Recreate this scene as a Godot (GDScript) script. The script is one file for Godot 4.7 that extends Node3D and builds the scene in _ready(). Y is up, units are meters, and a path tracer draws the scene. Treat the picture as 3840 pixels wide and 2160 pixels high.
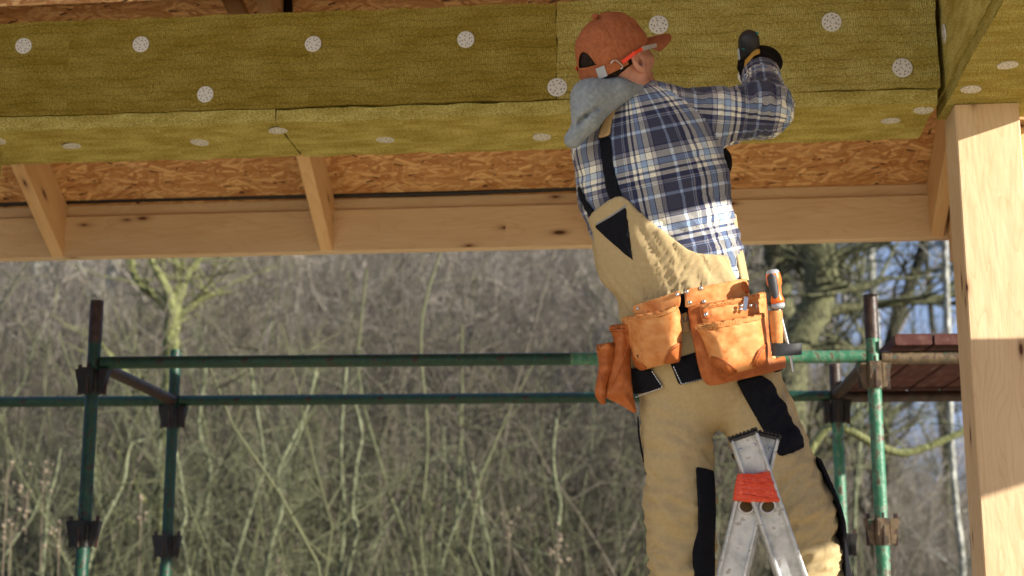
extends Node3D
# A carpenter on a stepladder fixes mineral wool to the lintel of a timber porch; scaffold and a winter wood behind.

const LEAN := Basis(Vector3(0.9953, 0.0000, -0.0968), Vector3(0.0202, 0.9779, 0.2079), Vector3(0.0947, -0.2089, 0.9734))        # the worker's own axes: across his back, up along it, out of his back
const FEET := Vector3(0.2642, 1.2932, -4.1291)
var rng := RandomNumberGenerator.new()
var M := {}
var folds := FastNoiseLite.new()


# ---------------------------------------------------------------- meshes
class Geo:
	var v := PackedVector3Array()
	var n := PackedVector3Array()
	var t := PackedVector2Array()
	var i := PackedInt32Array()

	func vert(p: Vector3, nn: Vector3, uv := Vector2.ZERO) -> int:
		v.append(p); n.append(nn); t.append(uv)
		return v.size() - 1

	func face(a: int, b: int, c: int) -> void:
		var g := (v[b] - v[a]).cross(v[c] - v[a])
		i.append(a)
		if g.dot(n[a] + n[b] + n[c]) > 0.0:
			i.append(c); i.append(b)
		else:
			i.append(b); i.append(c)

	func flat(ps: Array, nn: Vector3, uvs: Array) -> void:
		var k := v.size()
		for j in ps.size():
			vert(ps[j], nn, uvs[j])
		for j in range(1, ps.size() - 1):
			face(k, k + j, k + j + 1)

	# a chamfered bar from a to b, w wide across "up", h along "up"
	func bar(a: Vector3, b: Vector3, w: float, h: float, up := Vector3.UP, bev := 0.004, off := Vector2.ZERO) -> void:
		var d := (b - a).normalized()
		var s := d.cross(up).normalized()
		var u := s.cross(d).normalized()
		var x := w * 0.5
		var y := h * 0.5
		var q := [Vector2(x, -y + bev), Vector2(x, y - bev), Vector2(x - bev, y), Vector2(-x + bev, y), Vector2(-x, y - bev), Vector2(-x, -y + bev), Vector2(-x + bev, -y), Vector2(x - bev, -y)]
		var l := (b - a).length()
		var run := off.y
		for j in 8:
			var p: Vector2 = q[j]
			var r: Vector2 = q[(j + 1) % 8]
			var e := r - p
			var nn := s * e.y - u * e.x
			var pa := s * p.x + u * p.y
			var ra := s * r.x + u * r.y
			flat([a + pa, b + pa, b + ra, a + ra], nn.normalized(), [Vector2(off.x, run), Vector2(off.x + l, run), Vector2(off.x + l, run + e.length()), Vector2(off.x, run + e.length())])
			run += e.length()
		for z in 2:
			var c := a if z == 0 else b
			var ps := []
			var uvs := []
			for p in q:
				ps.append(c + s * p.x + u * p.y)
				uvs.append(Vector2(off.x + p.x * 0.1, off.y + p.y))
			flat(ps, d if z == 1 else -d, uvs)

	func tube(ps: Array, rs: Array, sides := 8, caps := true, vscale := 1.0) -> void:
		var count := ps.size()
		var d0: Vector3 = (ps[1] - ps[0]).normalized()
		var s := d0.cross(Vector3(0.31, 0.17, 0.93)).normalized()
		if s.length() < 0.5:
			s = d0.cross(Vector3.RIGHT).normalized()
		var base := v.size()
		var run := 0.0
		for k in count:
			var d: Vector3 = (ps[mini(k + 1, count - 1)] - ps[maxi(k - 1, 0)]).normalized()
			s = (s - d * s.dot(d)).normalized()
			var u := d.cross(s)
			if k > 0:
				run += (ps[k] - ps[k - 1]).length()
			for j in sides + 1:
				var a := TAU * j / sides
				var nn := s * cos(a) + u * sin(a)
				vert(ps[k] + nn * rs[k], nn, Vector2(float(j) / sides, run * vscale))
		for k in count - 1:
			for j in sides:
				var a := base + k * (sides + 1) + j
				face(a, a + 1, a + sides + 1)
				face(a + 1, a + sides + 2, a + sides + 1)
		if caps:
			for z in 2:
				var k := 0 if z == 0 else count - 1
				var nn: Vector3 = -d0 if z == 0 else (ps[count - 1] - ps[count - 2]).normalized()
				var ring := []
				var uvs := []
				for j in sides:
					ring.append(v[base + k * (sides + 1) + j])
					uvs.append(Vector2(0.5, 0.5))
				flat(ring, nn, uvs)

	func ball(c: Vector3, r: Vector3, b := Basis(), seg := 12, rings := 8) -> void:
		var base := v.size()
		for k in rings + 1:
			var e := PI * k / rings
			for j in seg + 1:
				var a := TAU * j / seg
				var q := Vector3(sin(e) * cos(a), cos(e), sin(e) * sin(a))
				vert(c + b * (q * r), (b * (q / r)).normalized(), Vector2(float(j) / seg, float(k) / rings))
		for k in rings:
			for j in seg:
				var a := base + k * (seg + 1) + j
				face(a, a + 1, a + seg + 1)
				face(a + 1, a + seg + 2, a + seg + 1)

	func lathe(o: Vector3, axis: Vector3, prof: Array, sides := 20) -> void:
		# prof: Vector2(radius, height along axis); smooth along the profile
		var s := axis.cross(Vector3(0.3, 0.2, 0.9)).normalized()
		var u := axis.cross(s).normalized()
		var base := v.size()
		for k in prof.size():
			var p: Vector2 = prof[k]
			var e: Vector2 = prof[mini(k + 1, prof.size() - 1)] - prof[maxi(k - 1, 0)]
			for j in sides + 1:
				var a := TAU * j / sides
				var w := s * cos(a) + u * sin(a)
				vert(o + w * p.x + axis * p.y, (w * e.y - axis * e.x).normalized(), Vector2(float(j) / sides, p.y * 4.0))
		for k in prof.size() - 1:
			for j in sides:
				var a := base + k * (sides + 1) + j
				face(a, a + 1, a + sides + 1)
				face(a + 1, a + sides + 2, a + sides + 1)

	func mesh() -> ArrayMesh:
		var arr := []
		arr.resize(Mesh.ARRAY_MAX)
		arr[Mesh.ARRAY_VERTEX] = v
		arr[Mesh.ARRAY_NORMAL] = n
		arr[Mesh.ARRAY_TEX_UV] = t
		arr[Mesh.ARRAY_INDEX] = i
		var m := ArrayMesh.new()
		m.add_surface_from_arrays(Mesh.PRIMITIVE_TRIANGLES, arr)
		return m


class Bone:
	var a: Vector3
	var b: Vector3
	var ab: Vector3
	var l2: float
	var len: float
	var ra: float
	var rb: float
	var fx: Vector3
	var k: float
	var zone := 0
	var fold := Vector2.ZERO      # height of the folds at a and at b
	var freq := Vector3(16, 1.2, 0.0)   # along, around, twist
	var e1: Vector3
	var e2: Vector3

	func _init(a_: Vector3, b_: Vector3, ra_: float, rb_: float, fx_ := Vector3.BACK, k_ := 1.0) -> void:
		a = a_; b = b_; ra = ra_; rb = rb_; fx = fx_.normalized(); k = k_
		ab = b - a
		len = ab.length()
		var d := ab / len
		e1 = (Vector3.BACK - d * d.z).normalized()
		e2 = d.cross(e1)
		ab += fx * (ab.dot(fx) * (k - 1.0))
		l2 = ab.length_squared()

	func at(z: int, f: Vector2, fr := Vector3(16, 1.2, 0)) -> Bone:
		zone = z; fold = f; freq = fr
		return self

	func d(p: Vector3) -> float:
		var q := p - a
		if k != 1.0:
			q += fx * (q.dot(fx) * (k - 1.0))
		var s := clampf(q.dot(ab) / l2, 0.0, 1.0)
		return (q - ab * s).length() - (ra + (rb - ra) * s)

	func place(p: Vector3) -> Vector3:      # share along, angle, how far along in metres
		var q := p - a
		var s := q.dot(b - a) / (len * len)
		return Vector3(clampf(s, 0.0, 1.0), atan2(q.dot(e2), q.dot(e1)), s * len)


static func joined(bones: Array, p: Vector3, k: float) -> float:
	var best := 1e3
	for b: Bone in bones:
		var d := b.d(p)
		var h := maxf(k - absf(best - d), 0.0)
		best = minf(best, d) - h * h * 0.25 / k
	return best


static func nearest(bones: Array, p: Vector3) -> int:
	var best := 1e3
	var at := 0
	for j in bones.size():
		var d: float = bones[j].d(p)
		if d < best:
			best = d
			at = j
	return at


# distance to an outline, kept on a grid
class Plan:
	var lo: Vector2
	var h: float
	var nx: int
	var ny: int
	var d := PackedFloat32Array()

	func _init(ps: PackedVector2Array, step: float, margin: float) -> void:
		var a := Vector2(1e3, 1e3)
		var b := -a
		for q in ps:
			a = a.min(q)
			b = b.max(q)
		h = step
		lo = a - Vector2.ONE * margin
		nx = int((b.x - a.x + 2.0 * margin) / h) + 2
		ny = int((b.y - a.y + 2.0 * margin) / h) + 2
		for y in ny:
			for x in nx:
				d.append(poly(ps, lo + Vector2(x, y) * h))

	static func poly(ps: PackedVector2Array, p: Vector2) -> float:
		var best := (p - ps[0]).length_squared()
		var s := 1.0
		var j := ps.size() - 1
		for i in ps.size():
			var e := ps[j] - ps[i]
			var w := p - ps[i]
			var b := w - e * clampf(w.dot(e) / e.length_squared(), 0.0, 1.0)
			best = minf(best, b.length_squared())
			var c1 := p.y >= ps[i].y
			var c2 := p.y < ps[j].y
			var c3 := e.x * w.y > e.y * w.x
			if (c1 and c2 and c3) or not (c1 or c2 or c3):
				s = -s
			j = i
		return s * sqrt(best)

	func at(p: Vector2) -> float:
		var q := (p - lo) / h
		var x := clampi(int(q.x), 0, nx - 2)
		var y := clampi(int(q.y), 0, ny - 2)
		var u := clampf(q.x - x, 0.0, 1.0)
		var v := clampf(q.y - y, 0.0, 1.0)
		var k := y * nx + x
		return lerpf(lerpf(d[k], d[k + 1], u), lerpf(d[k + nx], d[k + nx + 1], u), v) + (q - Vector2(x + u, y + v)).length() * h


static func rounded(pts: Array, steps := 3) -> PackedVector2Array:
	var out := PackedVector2Array()
	var c := pts.size()
	for i in c:
		var p0: Vector2 = pts[(i + c - 1) % c]
		var p1: Vector2 = pts[i]
		var p2: Vector2 = pts[(i + 1) % c]
		var p3: Vector2 = pts[(i + 2) % c]
		for s in steps:
			var w := float(s) / steps
			var cat := p1.cubic_interpolate(p2, p0, p3, w)
			out.append(cat.lerp(p1.lerp(p2, w), 0.45))
	return out


# surface nets: the shape where f < 0
static func surface(f: Callable, lo: Vector3, hi: Vector3, h: float) -> Geo:
	var nx := int(ceil((hi.x - lo.x) / h)) + 2
	var ny := int(ceil((hi.y - lo.y) / h)) + 2
	var nz := int(ceil((hi.z - lo.z) / h)) + 2
	const B := 6
	nx += (B - nx % B) % B
	ny += (B - ny % B) % B
	nz += (B - nz % B) % B
	var vals := PackedFloat32Array()
	vals.resize(nx * ny * nz)
	vals.fill(1e3)
	var blocks := []
	var reach := B * h * 0.5 * 1.7321 + h
	for bz in range(0, nz, B):
		for by in range(0, ny, B):
			for bx in range(0, nx, B):
				var d: float = f.call(lo + Vector3(bx + (B - 1) * 0.5, by + (B - 1) * 0.5, bz + (B - 1) * 0.5) * h)
				if absf(d) < reach * 1.35:
					blocks.append(Vector3i(bx, by, bz))
					for z in range(bz, bz + B):
						for y in range(by, by + B):
							var row := (z * ny + y) * nx
							for x in range(bx, bx + B):
								vals[row + x] = f.call(lo + Vector3(x, y, z) * h)
				elif d < 0.0:
					for z in range(bz, bz + B):
						for y in range(by, by + B):
							var row := (z * ny + y) * nx
							for x in range(bx, bx + B):
								vals[row + x] = -1e3
	var g := Geo.new()
	var sy := nx
	var sz := nx * ny
	var id := PackedInt32Array()
	id.resize(nx * ny * nz)
	id.fill(-1)
	var corner := [0, 1, sy, sy + 1, sz, sz + 1, sz + sy, sz + sy + 1]
	var pos := [Vector3(0, 0, 0), Vector3(1, 0, 0), Vector3(0, 1, 0), Vector3(1, 1, 0), Vector3(0, 0, 1), Vector3(1, 0, 1), Vector3(0, 1, 1), Vector3(1, 1, 1)]
	var edges := [[0, 1], [2, 3], [4, 5], [6, 7], [0, 2], [1, 3], [4, 6], [5, 7], [0, 4], [1, 5], [2, 6], [3, 7]]
	var cells := PackedInt32Array()
	for bl: Vector3i in blocks:
		for z in range(bl.z, mini(bl.z + B, nz - 1)):
			for y in range(bl.y, mini(bl.y + B, ny - 1)):
				for x in range(bl.x, mini(bl.x + B, nx - 1)):
					var o := (z * ny + y) * nx + x
					var neg := 0
					for c: int in corner:
						if vals[o + c] < 0.0:
							neg += 1
					if neg == 0 or neg == 8:
						continue
					var sum := Vector3.ZERO
					var cnt := 0
					for e: Array in edges:
						var va := vals[o + corner[e[0]]]
						var vb := vals[o + corner[e[1]]]
						if (va < 0.0) != (vb < 0.0):
							sum += (pos[e[0]] as Vector3).lerp(pos[e[1]], clampf(va / (va - vb), 0.0, 1.0))
							cnt += 1
					id[o] = g.vert(lo + (Vector3(x, y, z) + sum / cnt) * h, Vector3.ZERO)
					cells.append(o)
	for o in cells:
		var a := vals[o] < 0.0
		for ax in 3:
			var st := 1 if ax == 0 else sy if ax == 1 else sz
			if (vals[o + st] < 0.0) == a:
				continue
			var u := sy if ax == 0 else sz if ax == 1 else 1
			var w := sz if ax == 0 else 1 if ax == 1 else sy
			if o - u - w < 0:
				continue
			var q0 := id[o]
			var q1 := id[o - u]
			var q2 := id[o - u - w]
			var q3 := id[o - w]
			if q0 < 0 or q1 < 0 or q2 < 0 or q3 < 0:
				continue
			if a:
				g.i.append_array(PackedInt32Array([q0, q2, q1, q0, q3, q2]))
			else:
				g.i.append_array(PackedInt32Array([q0, q1, q2, q0, q2, q3]))
	smooth(g)
	return g


static func smooth(g: Geo) -> void:
	g.n.fill(Vector3.ZERO)
	for k in range(0, g.i.size(), 3):
		var a := g.i[k]
		var b := g.i[k + 1]
		var c := g.i[k + 2]
		var nn := (g.v[c] - g.v[a]).cross(g.v[b] - g.v[a])
		g.n[a] += nn
		g.n[b] += nn
		g.n[c] += nn
	for k in g.n.size():
		g.n[k] = g.n[k].normalized()


# folds of cloth, by the bone each point lies on
func creased(g: Geo, bones: Array) -> void:
	for k in g.v.size():
		var p := g.v[k]
		var sum := 0.0
		var weight := 0.0
		var away := Vector3.ZERO
		for b: Bone in bones:
			var w := exp(-maxf(b.d(p), 0.0) * 70.0)
			if w < 0.05:
				continue
			var c := b.place(p)
			var rad := p - b.a.lerp(b.b, c.x)
			rad += b.fx * (rad.dot(b.fx) * (b.k * b.k - 1.0))
			away += rad.normalized() * w
			var amp := lerpf(b.fold.x, b.fold.y, c.x)
			weight += w
			if amp == 0.0:
				continue
			var ang := c.y + c.z * b.freq.z
			var x := folds.get_noise_3d(c.z * b.freq.x * 100.0, cos(ang) * b.freq.y * 100.0 + 500.0 * b.zone, sin(ang) * b.freq.y * 100.0)
			var y := folds.get_noise_3d(c.z * b.freq.x * 210.0 + 77.0, cos(ang) * b.freq.y * 120.0, sin(ang) * b.freq.y * 120.0 + 300.0 * b.zone)
			sum += w * amp * ((0.5 - absf(x) * 3.2) * 0.75 + y * 0.4)
		if weight > 0.0:
			g.v[k] = p + away.normalized() * (sum / weight)
	smooth(g)


# lays texture coordinates along the bones (metres / period); triangles take the zone of their middle
func laid(g: Geo, bones: Array, period: float, radius: float) -> Geo:
	var o := Geo.new()
	for k in range(0, g.i.size(), 3):
		var mid := (g.v[g.i[k]] + g.v[g.i[k + 1]] + g.v[g.i[k + 2]]) / 3.0
		var b: Bone = bones[nearest(bones, mid)]
		var head: Bone = b
		for c: Bone in bones:
			if c.zone == b.zone:
				head = c
				break
		var m := (head if b.zone < 2 else b).place(mid)
		for j in 3:
			var p := g.v[g.i[k + j]]
			var c := (head if b.zone < 2 else b).place(p)
			if c.y - m.y > PI:
				c.y -= TAU
			elif m.y - c.y > PI:
				c.y += TAU
			o.i.append(o.vert(p, g.n[g.i[k + j]], Vector2(c.y * radius * (1.0 if b.zone == 0 else 0.52) + b.zone * 0.063, c.z + b.zone * 0.031) / period))
	return o


# ---------------------------------------------------------------- nodes
func part(called: String, g, material: Material, parent: Node) -> MeshInstance3D:
	var o := MeshInstance3D.new()
	o.name = called
	o.mesh = g.mesh() if g is Geo else g
	o.material_override = material
	parent.add_child(o, true)
	return o


func tag(o: Node, label: String, category: String, group := "", kind := "") -> Node:
	o.set_meta("label", label)
	if category:
		o.set_meta("category", category)
	if group:
		o.set_meta("group", group)
	if kind:
		o.set_meta("kind", kind)
	return o


func thing(called: String, label: String, category: String, at := Vector3.ZERO, turn := Basis(), group := "") -> Node3D:
	var o := Node3D.new()
	o.name = called
	o.transform = Transform3D(turn, at)
	add_child(o, true)
	tag(o, label, category, group)
	return o


# ---------------------------------------------------------------- materials
func mat(c: Color, rough := 0.8, metal := 0.0) -> StandardMaterial3D:
	var m := StandardMaterial3D.new()
	m.albedo_color = c
	m.roughness = rough
	m.metallic = metal
	return m


func noise(freq: float, oct := 4, sd := 1) -> FastNoiseLite:
	var f := FastNoiseLite.new()
	f.noise_type = FastNoiseLite.TYPE_SIMPLEX_SMOOTH
	f.frequency = freq
	f.fractal_octaves = oct
	f.seed = sd
	return f


func ramped(freq: float, stops: Array, oct := 4, sd := 1, size := 512) -> NoiseTexture2D:
	var t := NoiseTexture2D.new()
	t.width = size
	t.height = size
	t.seamless = true
	t.noise = noise(freq, oct, sd)
	var gr := Gradient.new()
	gr.offsets = PackedFloat32Array()
	var cols := PackedColorArray()
	var offs := PackedFloat32Array()
	for s in stops:
		offs.append(s[0])
		cols.append(s[1])
	gr.offsets = offs
	gr.colors = cols
	t.color_ramp = gr
	return t


func bumps(freq: float, strength: float, oct := 4, sd := 1, size := 512) -> NoiseTexture2D:
	var t := NoiseTexture2D.new()
	t.width = size
	t.height = size
	t.seamless = true
	t.noise = noise(freq, oct, sd)
	t.as_normal_map = true
	t.bump_strength = strength
	return t


func tri(m: StandardMaterial3D, scale: Vector3) -> StandardMaterial3D:
	m.uv1_triplanar = true
	m.uv1_scale = scale
	return m


func from(im: Image) -> ImageTexture:
	return ImageTexture.create_from_image(im)


func wood_texture(sd: int, base: Color, dark: Color, knots: int) -> ImageTexture:
	# 2.4 m of board along x, 0.6 m across y
	var w := 1024
	var h := 384
	var im := Image.create(w, h, false, Image.FORMAT_RGB8)
	var warp := noise(1.0, 3, sd)
	var fine := noise(1.0, 2, sd + 9)
	var r := RandomNumberGenerator.new()
	r.seed = sd
	var spots := []
	for k in knots:
		spots.append(Vector3(r.randf() * w, r.randf() * h, r.randf_range(2.2, 5.5)))
	for y in h:
		var near := []
		for s: Vector3 in spots:
			if absf(s.y - y) < 46.0:
				near.append(s)
		for x in w:
			var push := 0.0
			var spot := 0.0
			for s: Vector3 in near:
				var dx := (x - s.x) / 2.1
				var dy := y - s.y
				var q := sqrt(dx * dx + dy * dy)
				if q < 46.0:
					push += signf(dy + 0.01) * 9.0 * exp(-q / (s.z * 2.2))
					spot = maxf(spot, clampf((s.z - q) * 0.6, 0.0, 1.0))
					spot = maxf(spot, 0.4 * exp(-maxf(q - s.z, 0.0) / 3.0))
			var g := y - push + warp.get_noise_2d(x * 0.0028, y * 0.011) * 52.0
			var line := fposmod(g / 15.0, 1.0)
			var late := pow(line, 5.0) * 0.75
			var streak := fine.get_noise_2d(x * 0.012, y * 0.9) * 0.5 + 0.5
			var tone := clampf(late * 0.5 + streak * 0.34 + warp.get_noise_2d(x * 0.006 + 90.0, y * 0.02) * 0.2, 0.0, 1.0)
			var c := base.lerp(dark, tone)
			if spot > 0.0:
				c = c.lerp(Color(0.30, 0.15, 0.07), spot)
			im.set_pixel(x, y, c)
	return from(im)


func plaid_texture() -> ImageTexture:
	var n := 384
	var slate := Color(0.205, 0.215, 0.295)
	var navy := Color(0.09, 0.115, 0.26)
	var white := Color(0.90, 0.885, 0.81)
	var sky := Color(0.56, 0.66, 0.79)
	var grey := Color(0.55, 0.54, 0.56)
	var thin := Color(0.58, 0.66, 0.78)
	var bands := [[0.0, white], [0.10, navy], [0.112, sky], [0.20, navy], [0.208, white], [0.272, navy], [0.31, white], [0.37, navy], [0.445, grey], [0.47, navy], [0.48, thin], [0.493, slate], [0.64, thin], [0.685, slate], [0.90, navy], [0.925, grey], [0.985, navy]]
	var lines := []
	for k in n:
		var u := float(k) / n
		var c := slate
		for b in bands:
			if u >= b[0]:
				c = b[1]
		lines.append(c)
	var im := Image.create(n, n, false, Image.FORMAT_RGB8)
	var f := noise(0.11, 3, 5)
	for y in n:
		for x in n:
			var tw := 0.5 + (0.18 if (x + y) % 4 < 2 else -0.18)
			var c: Color = (lines[x] as Color).lerp(lines[y], tw)
			c = c * (1.0 + f.get_noise_2d(x, y) * 0.16)
			im.set_pixel(x, y, c)
	return from(im)


func wool_maps(ribs: bool, sd: int) -> Array:
	# 0.8 m x 0.4 m of a mineral wool slab: fibres, pressed ribs in rows
	var w := 800
	var h := 400
	var z := 1.28
	var im := Image.create(w, h, false, Image.FORMAT_RGB8)
	var hm := Image.create(w, h, false, Image.FORMAT_RGB8)
	var big := noise(0.006, 4, sd)
	var fib := noise(0.09, 3, sd + 3)
	var spk := noise(0.35, 2, sd + 5)
	var a := Color(0.54, 0.475, 0.20)
	var b := Color(0.79, 0.745, 0.455)
	for yy in h:
		for xx in w:
			var x := xx * z
			var y := yy * z
			var f := fib.get_noise_2d(x * 0.8, y * 1.3)
			var s := spk.get_noise_2d(x, y)
			var l := big.get_noise_2d(x * 0.6, y * 1.6)
			var hh := 0.5 + f * 0.30 + s * 0.12
			var rib := 0.0
			var edge_dark := 0.0
			if ribs:
				var row := y / 34.0 + big.get_noise_2d(x * 0.5, 300.0) * 0.5
				var edge := absf(fposmod(row, 1.0) - 0.5) * 2.0
				edge_dark = edge
				var ph: float = x / 9.0 + floor(row) * 0.37 + big.get_noise_2d(x * 1.2, y * 1.2) * 0.5
				var keep := clampf(0.75 + l * 1.6, 0.1, 1.0)
				rib = (sin(ph * TAU) * 0.5) * keep * (1.0 - pow(edge, 6.0))
				hh += rib * 0.45 - pow(edge, 8.0) * 0.5
			var tone := clampf(0.5 + l * 0.55 + f * 0.7 + s * 0.6 + rib * 0.38, 0.0, 1.0)
			var c := a.lerp(b, tone) * (1.0 - 0.10 * pow(edge_dark, 6.0))
			if s > 0.52:
				c = c.lerp(Color(0.74, 0.70, 0.48), 0.6)
			elif s < -0.55:
				c = c.lerp(Color(0.20, 0.15, 0.05), 0.5)
			im.set_pixel(xx, yy, c)
			hh = clampf(hh, 0.0, 1.0)
			hm.set_pixel(xx, yy, Color(hh, hh, hh))
	hm.bump_map_to_normal_map(7.0)
	return [from(im), from(hm)]


func osb_texture() -> ImageTexture:
	var n := 640     # 1.0 m square
	var im := Image.create(n, n, false, Image.FORMAT_RGB8)
	im.fill(Color(0.74, 0.53, 0.31))
	var r := RandomNumberGenerator.new()
	r.seed = 4
	for k in 2600:
		var c := Vector2(r.randf() * n, r.randf() * n)
		var ang := r.randfn(0.15, 0.5)
		var l := r.randf_range(12, 34)
		var wd := r.randf_range(2.2, 6.5)
		var tone := r.randf()
		var col := Color(0.68, 0.46, 0.25).lerp(Color(0.90, 0.73, 0.50), tone)
		if r.randf() < 0.06:
			col = Color(0.34, 0.19, 0.09)
			wd = 2.5
			l *= 0.5
		var d := Vector2(cos(ang), sin(ang))
		var e := Vector2(-d.y, d.x)
		var ext := int(l) + 2
		for y in range(int(c.y) - ext, int(c.y) + ext + 1):
			for x in range(int(c.x) - ext, int(c.x) + ext + 1):
				var q := Vector2(x, y) - c
				var v := absf(q.dot(e))
				var u := q.dot(d)
				if absf(u) < l - v * 0.8 and v < wd:
					var edge := 0.82 if v > wd - 1.2 else 1.0
					var gr := 1.0 + 0.09 * sin(q.dot(e) * 2.1 + tone * 20.0)
					im.set_pixel(posmod(x, n), posmod(y, n), col * edge * gr)
	return from(im)


func materials() -> void:
	folds.noise_type = FastNoiseLite.TYPE_SIMPLEX_SMOOTH
	folds.frequency = 0.01
	folds.fractal_octaves = 2
	folds.seed = 12
	var wt := [wood_texture(3, Color(0.88, 0.78, 0.63), Color(0.79, 0.64, 0.465), 26), wood_texture(8, Color(0.87, 0.73, 0.53), Color(0.77, 0.57, 0.36), 16)]
	for k in 2:
		var m := mat(Color.WHITE, 0.72)
		m.albedo_texture = wt[k]
		m.uv1_scale = Vector3(1 / 2.4, 1 / 0.6, 1)
		m.normal_enabled = true
		m.normal_texture = bumps(0.05, 2.0, 4, 31 + k, 256)
		m.normal_scale = 0.25
		M["wood" if k == 0 else "rafter_wood"] = m
	var wr := wool_maps(true, 21)
	var ws := wool_maps(false, 40)
	for k in 2:
		var m := mat(Color.WHITE, 1.0)
		m.albedo_texture = (wr if k == 0 else ws)[0]
		m.normal_enabled = true
		m.normal_texture = (wr if k == 0 else ws)[1]
		m.normal_scale = 0.9 if k == 0 else 0.6
		m.uv1_scale = Vector3(1 / 0.8, 1 / 0.4, 1)
		m.metallic_specular = 0.1
		M["wool_face" if k == 0 else "wool_soffit"] = m
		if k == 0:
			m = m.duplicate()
			m.albedo_color = Color(0.87, 0.835, 0.72)  # browner left slab; the weaker light on it is put into the tone too
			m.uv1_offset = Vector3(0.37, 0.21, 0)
			M.wool_brown_dimmed = m
	var om := mat(Color.WHITE, 0.75)
	om.albedo_texture = osb_texture()
	M.osb = om
	var pm := mat(Color.WHITE, 0.95)
	pm.albedo_texture = plaid_texture()
	pm.normal_enabled = true
	pm.normal_texture = bumps(0.2, 3.0, 3, 77, 256)
	pm.normal_scale = 0.4
	pm.rim_enabled = true
	pm.rim = 0.3
	M.plaid = pm
	M.canvas = cloth(Color(0.665, 0.59, 0.44), Color(0.70, 0.625, 0.475), 61)
	M.canvas.normal_scale = 0.08
	M.strap_tan = cloth(Color(0.68, 0.57, 0.40), Color(0.74, 0.63, 0.46), 62)
	M.black_cloth = cloth(Color(0.055, 0.06, 0.085), Color(0.085, 0.09, 0.12), 63)
	M.hood = cloth(Color(0.49, 0.525, 0.545), Color(0.585, 0.615, 0.63), 64)
	M.suede = cloth(Color(0.58, 0.335, 0.21), Color(0.65, 0.40, 0.265), 65)
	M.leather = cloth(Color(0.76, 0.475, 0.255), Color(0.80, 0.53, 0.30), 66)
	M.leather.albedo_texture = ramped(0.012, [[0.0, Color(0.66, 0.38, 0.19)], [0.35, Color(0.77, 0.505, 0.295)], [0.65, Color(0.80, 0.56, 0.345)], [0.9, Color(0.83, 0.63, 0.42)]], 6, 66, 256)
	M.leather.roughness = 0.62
	M.leather_dark = cloth(Color(0.63, 0.345, 0.17), Color(0.68, 0.39, 0.205), 67)  # leather toned as in shade; serves darker pieces as well
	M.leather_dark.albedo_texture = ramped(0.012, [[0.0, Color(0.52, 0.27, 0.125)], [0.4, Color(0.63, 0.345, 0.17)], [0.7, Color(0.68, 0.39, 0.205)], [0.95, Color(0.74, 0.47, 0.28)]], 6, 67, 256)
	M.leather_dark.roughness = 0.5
	M.thread = mat(Color(0.82, 0.62, 0.38), 0.9)
	M.thread_grey = mat(Color(0.55, 0.56, 0.58), 0.9)
	M.thread_dark = mat(Color(0.42, 0.20, 0.08), 0.9)
	M.glove = cloth(Color(0.035, 0.035, 0.04), Color(0.06, 0.06, 0.065), 68)
	M.glove_yellow = cloth(Color(0.74, 0.56, 0.22), Color(0.82, 0.64, 0.30), 69)
	var sk := mat(Color.WHITE, 0.55)
	sk.albedo_texture = ramped(0.02, [[0.0, Color(0.66, 0.44, 0.37)], [0.5, Color(0.76, 0.54, 0.45)], [1.0, Color(0.80, 0.59, 0.50)]], 4, 71, 256)
	tri(sk, Vector3(7, 7, 7))
	M.skin = sk
	M.hair = cloth(Color(0.10, 0.075, 0.06), Color(0.20, 0.15, 0.12), 72)
	M.black_plastic = mat(Color(0.15, 0.155, 0.165), 0.55)
	M.dark_rubber = mat(Color(0.20, 0.21, 0.225), 0.55)
	M.teal = mat(Color(0.05, 0.42, 0.42), 0.4)
	M.orange_plastic = mat(Color(0.92, 0.42, 0.12), 0.4)
	M.red_arm = mat(Color(0.93, 0.25, 0.13), 0.4)
	M.steel = mat(Color(0.75, 0.75, 0.76), 0.28, 1.0)
	M.grey_plastic = mat(Color(0.62, 0.64, 0.66), 0.4)
	M.clear_plastic = mat(Color(0.80, 0.82, 0.82, 0.42), 0.1)
	M.clear_plastic.transparency = BaseMaterial3D.TRANSPARENCY_ALPHA
	M.white_plastic = mat(Color(0.80, 0.79, 0.75), 0.5)
	M.hole = mat(Color(0.27, 0.22, 0.10), 0.9)
	var al := mat(Color.WHITE, 0.42, 0.85)
	al.albedo_texture = ramped(0.012, [[0.0, Color(0.60, 0.62, 0.64)], [0.45, Color(0.74, 0.76, 0.78)], [0.75, Color(0.80, 0.81, 0.83)], [0.9, Color(0.58, 0.57, 0.56)]], 5, 81, 512)
	al.roughness_texture = ramped(0.03, [[0.0, Color(0.7, 0.7, 0.7)], [1.0, Color(1, 1, 1)]], 4, 82, 256)
	al.roughness_texture_channel = BaseMaterial3D.TEXTURE_CHANNEL_RED
	al.roughness = 0.62
	tri(al, Vector3(4, 4, 4))
	M.aluminium = al
	var tp := mat(Color.WHITE, 0.45)
	tp.albedo_texture = ramped(0.02, [[0.0, Color(0.76, 0.20, 0.10)], [0.6, Color(0.83, 0.27, 0.14)], [1.0, Color(0.89, 0.42, 0.28)]], 5, 83, 256)
	tp.normal_enabled = true
	tp.normal_texture = bumps(0.02, 10.0, 4, 84, 256)
	tri(tp, Vector3(9, 22, 9))
	M.tape = tp
	M.pole = painted([[0.0, Color(0.02, 0.15, 0.115)], [0.5, Color(0.035, 0.23, 0.165)], [0.64, Color(0.06, 0.30, 0.21)], [0.71, Color(0.22, 0.13, 0.08)], [0.84, Color(0.15, 0.09, 0.06)]], 91)  # tube green, deepened by shade put into the colour
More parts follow.
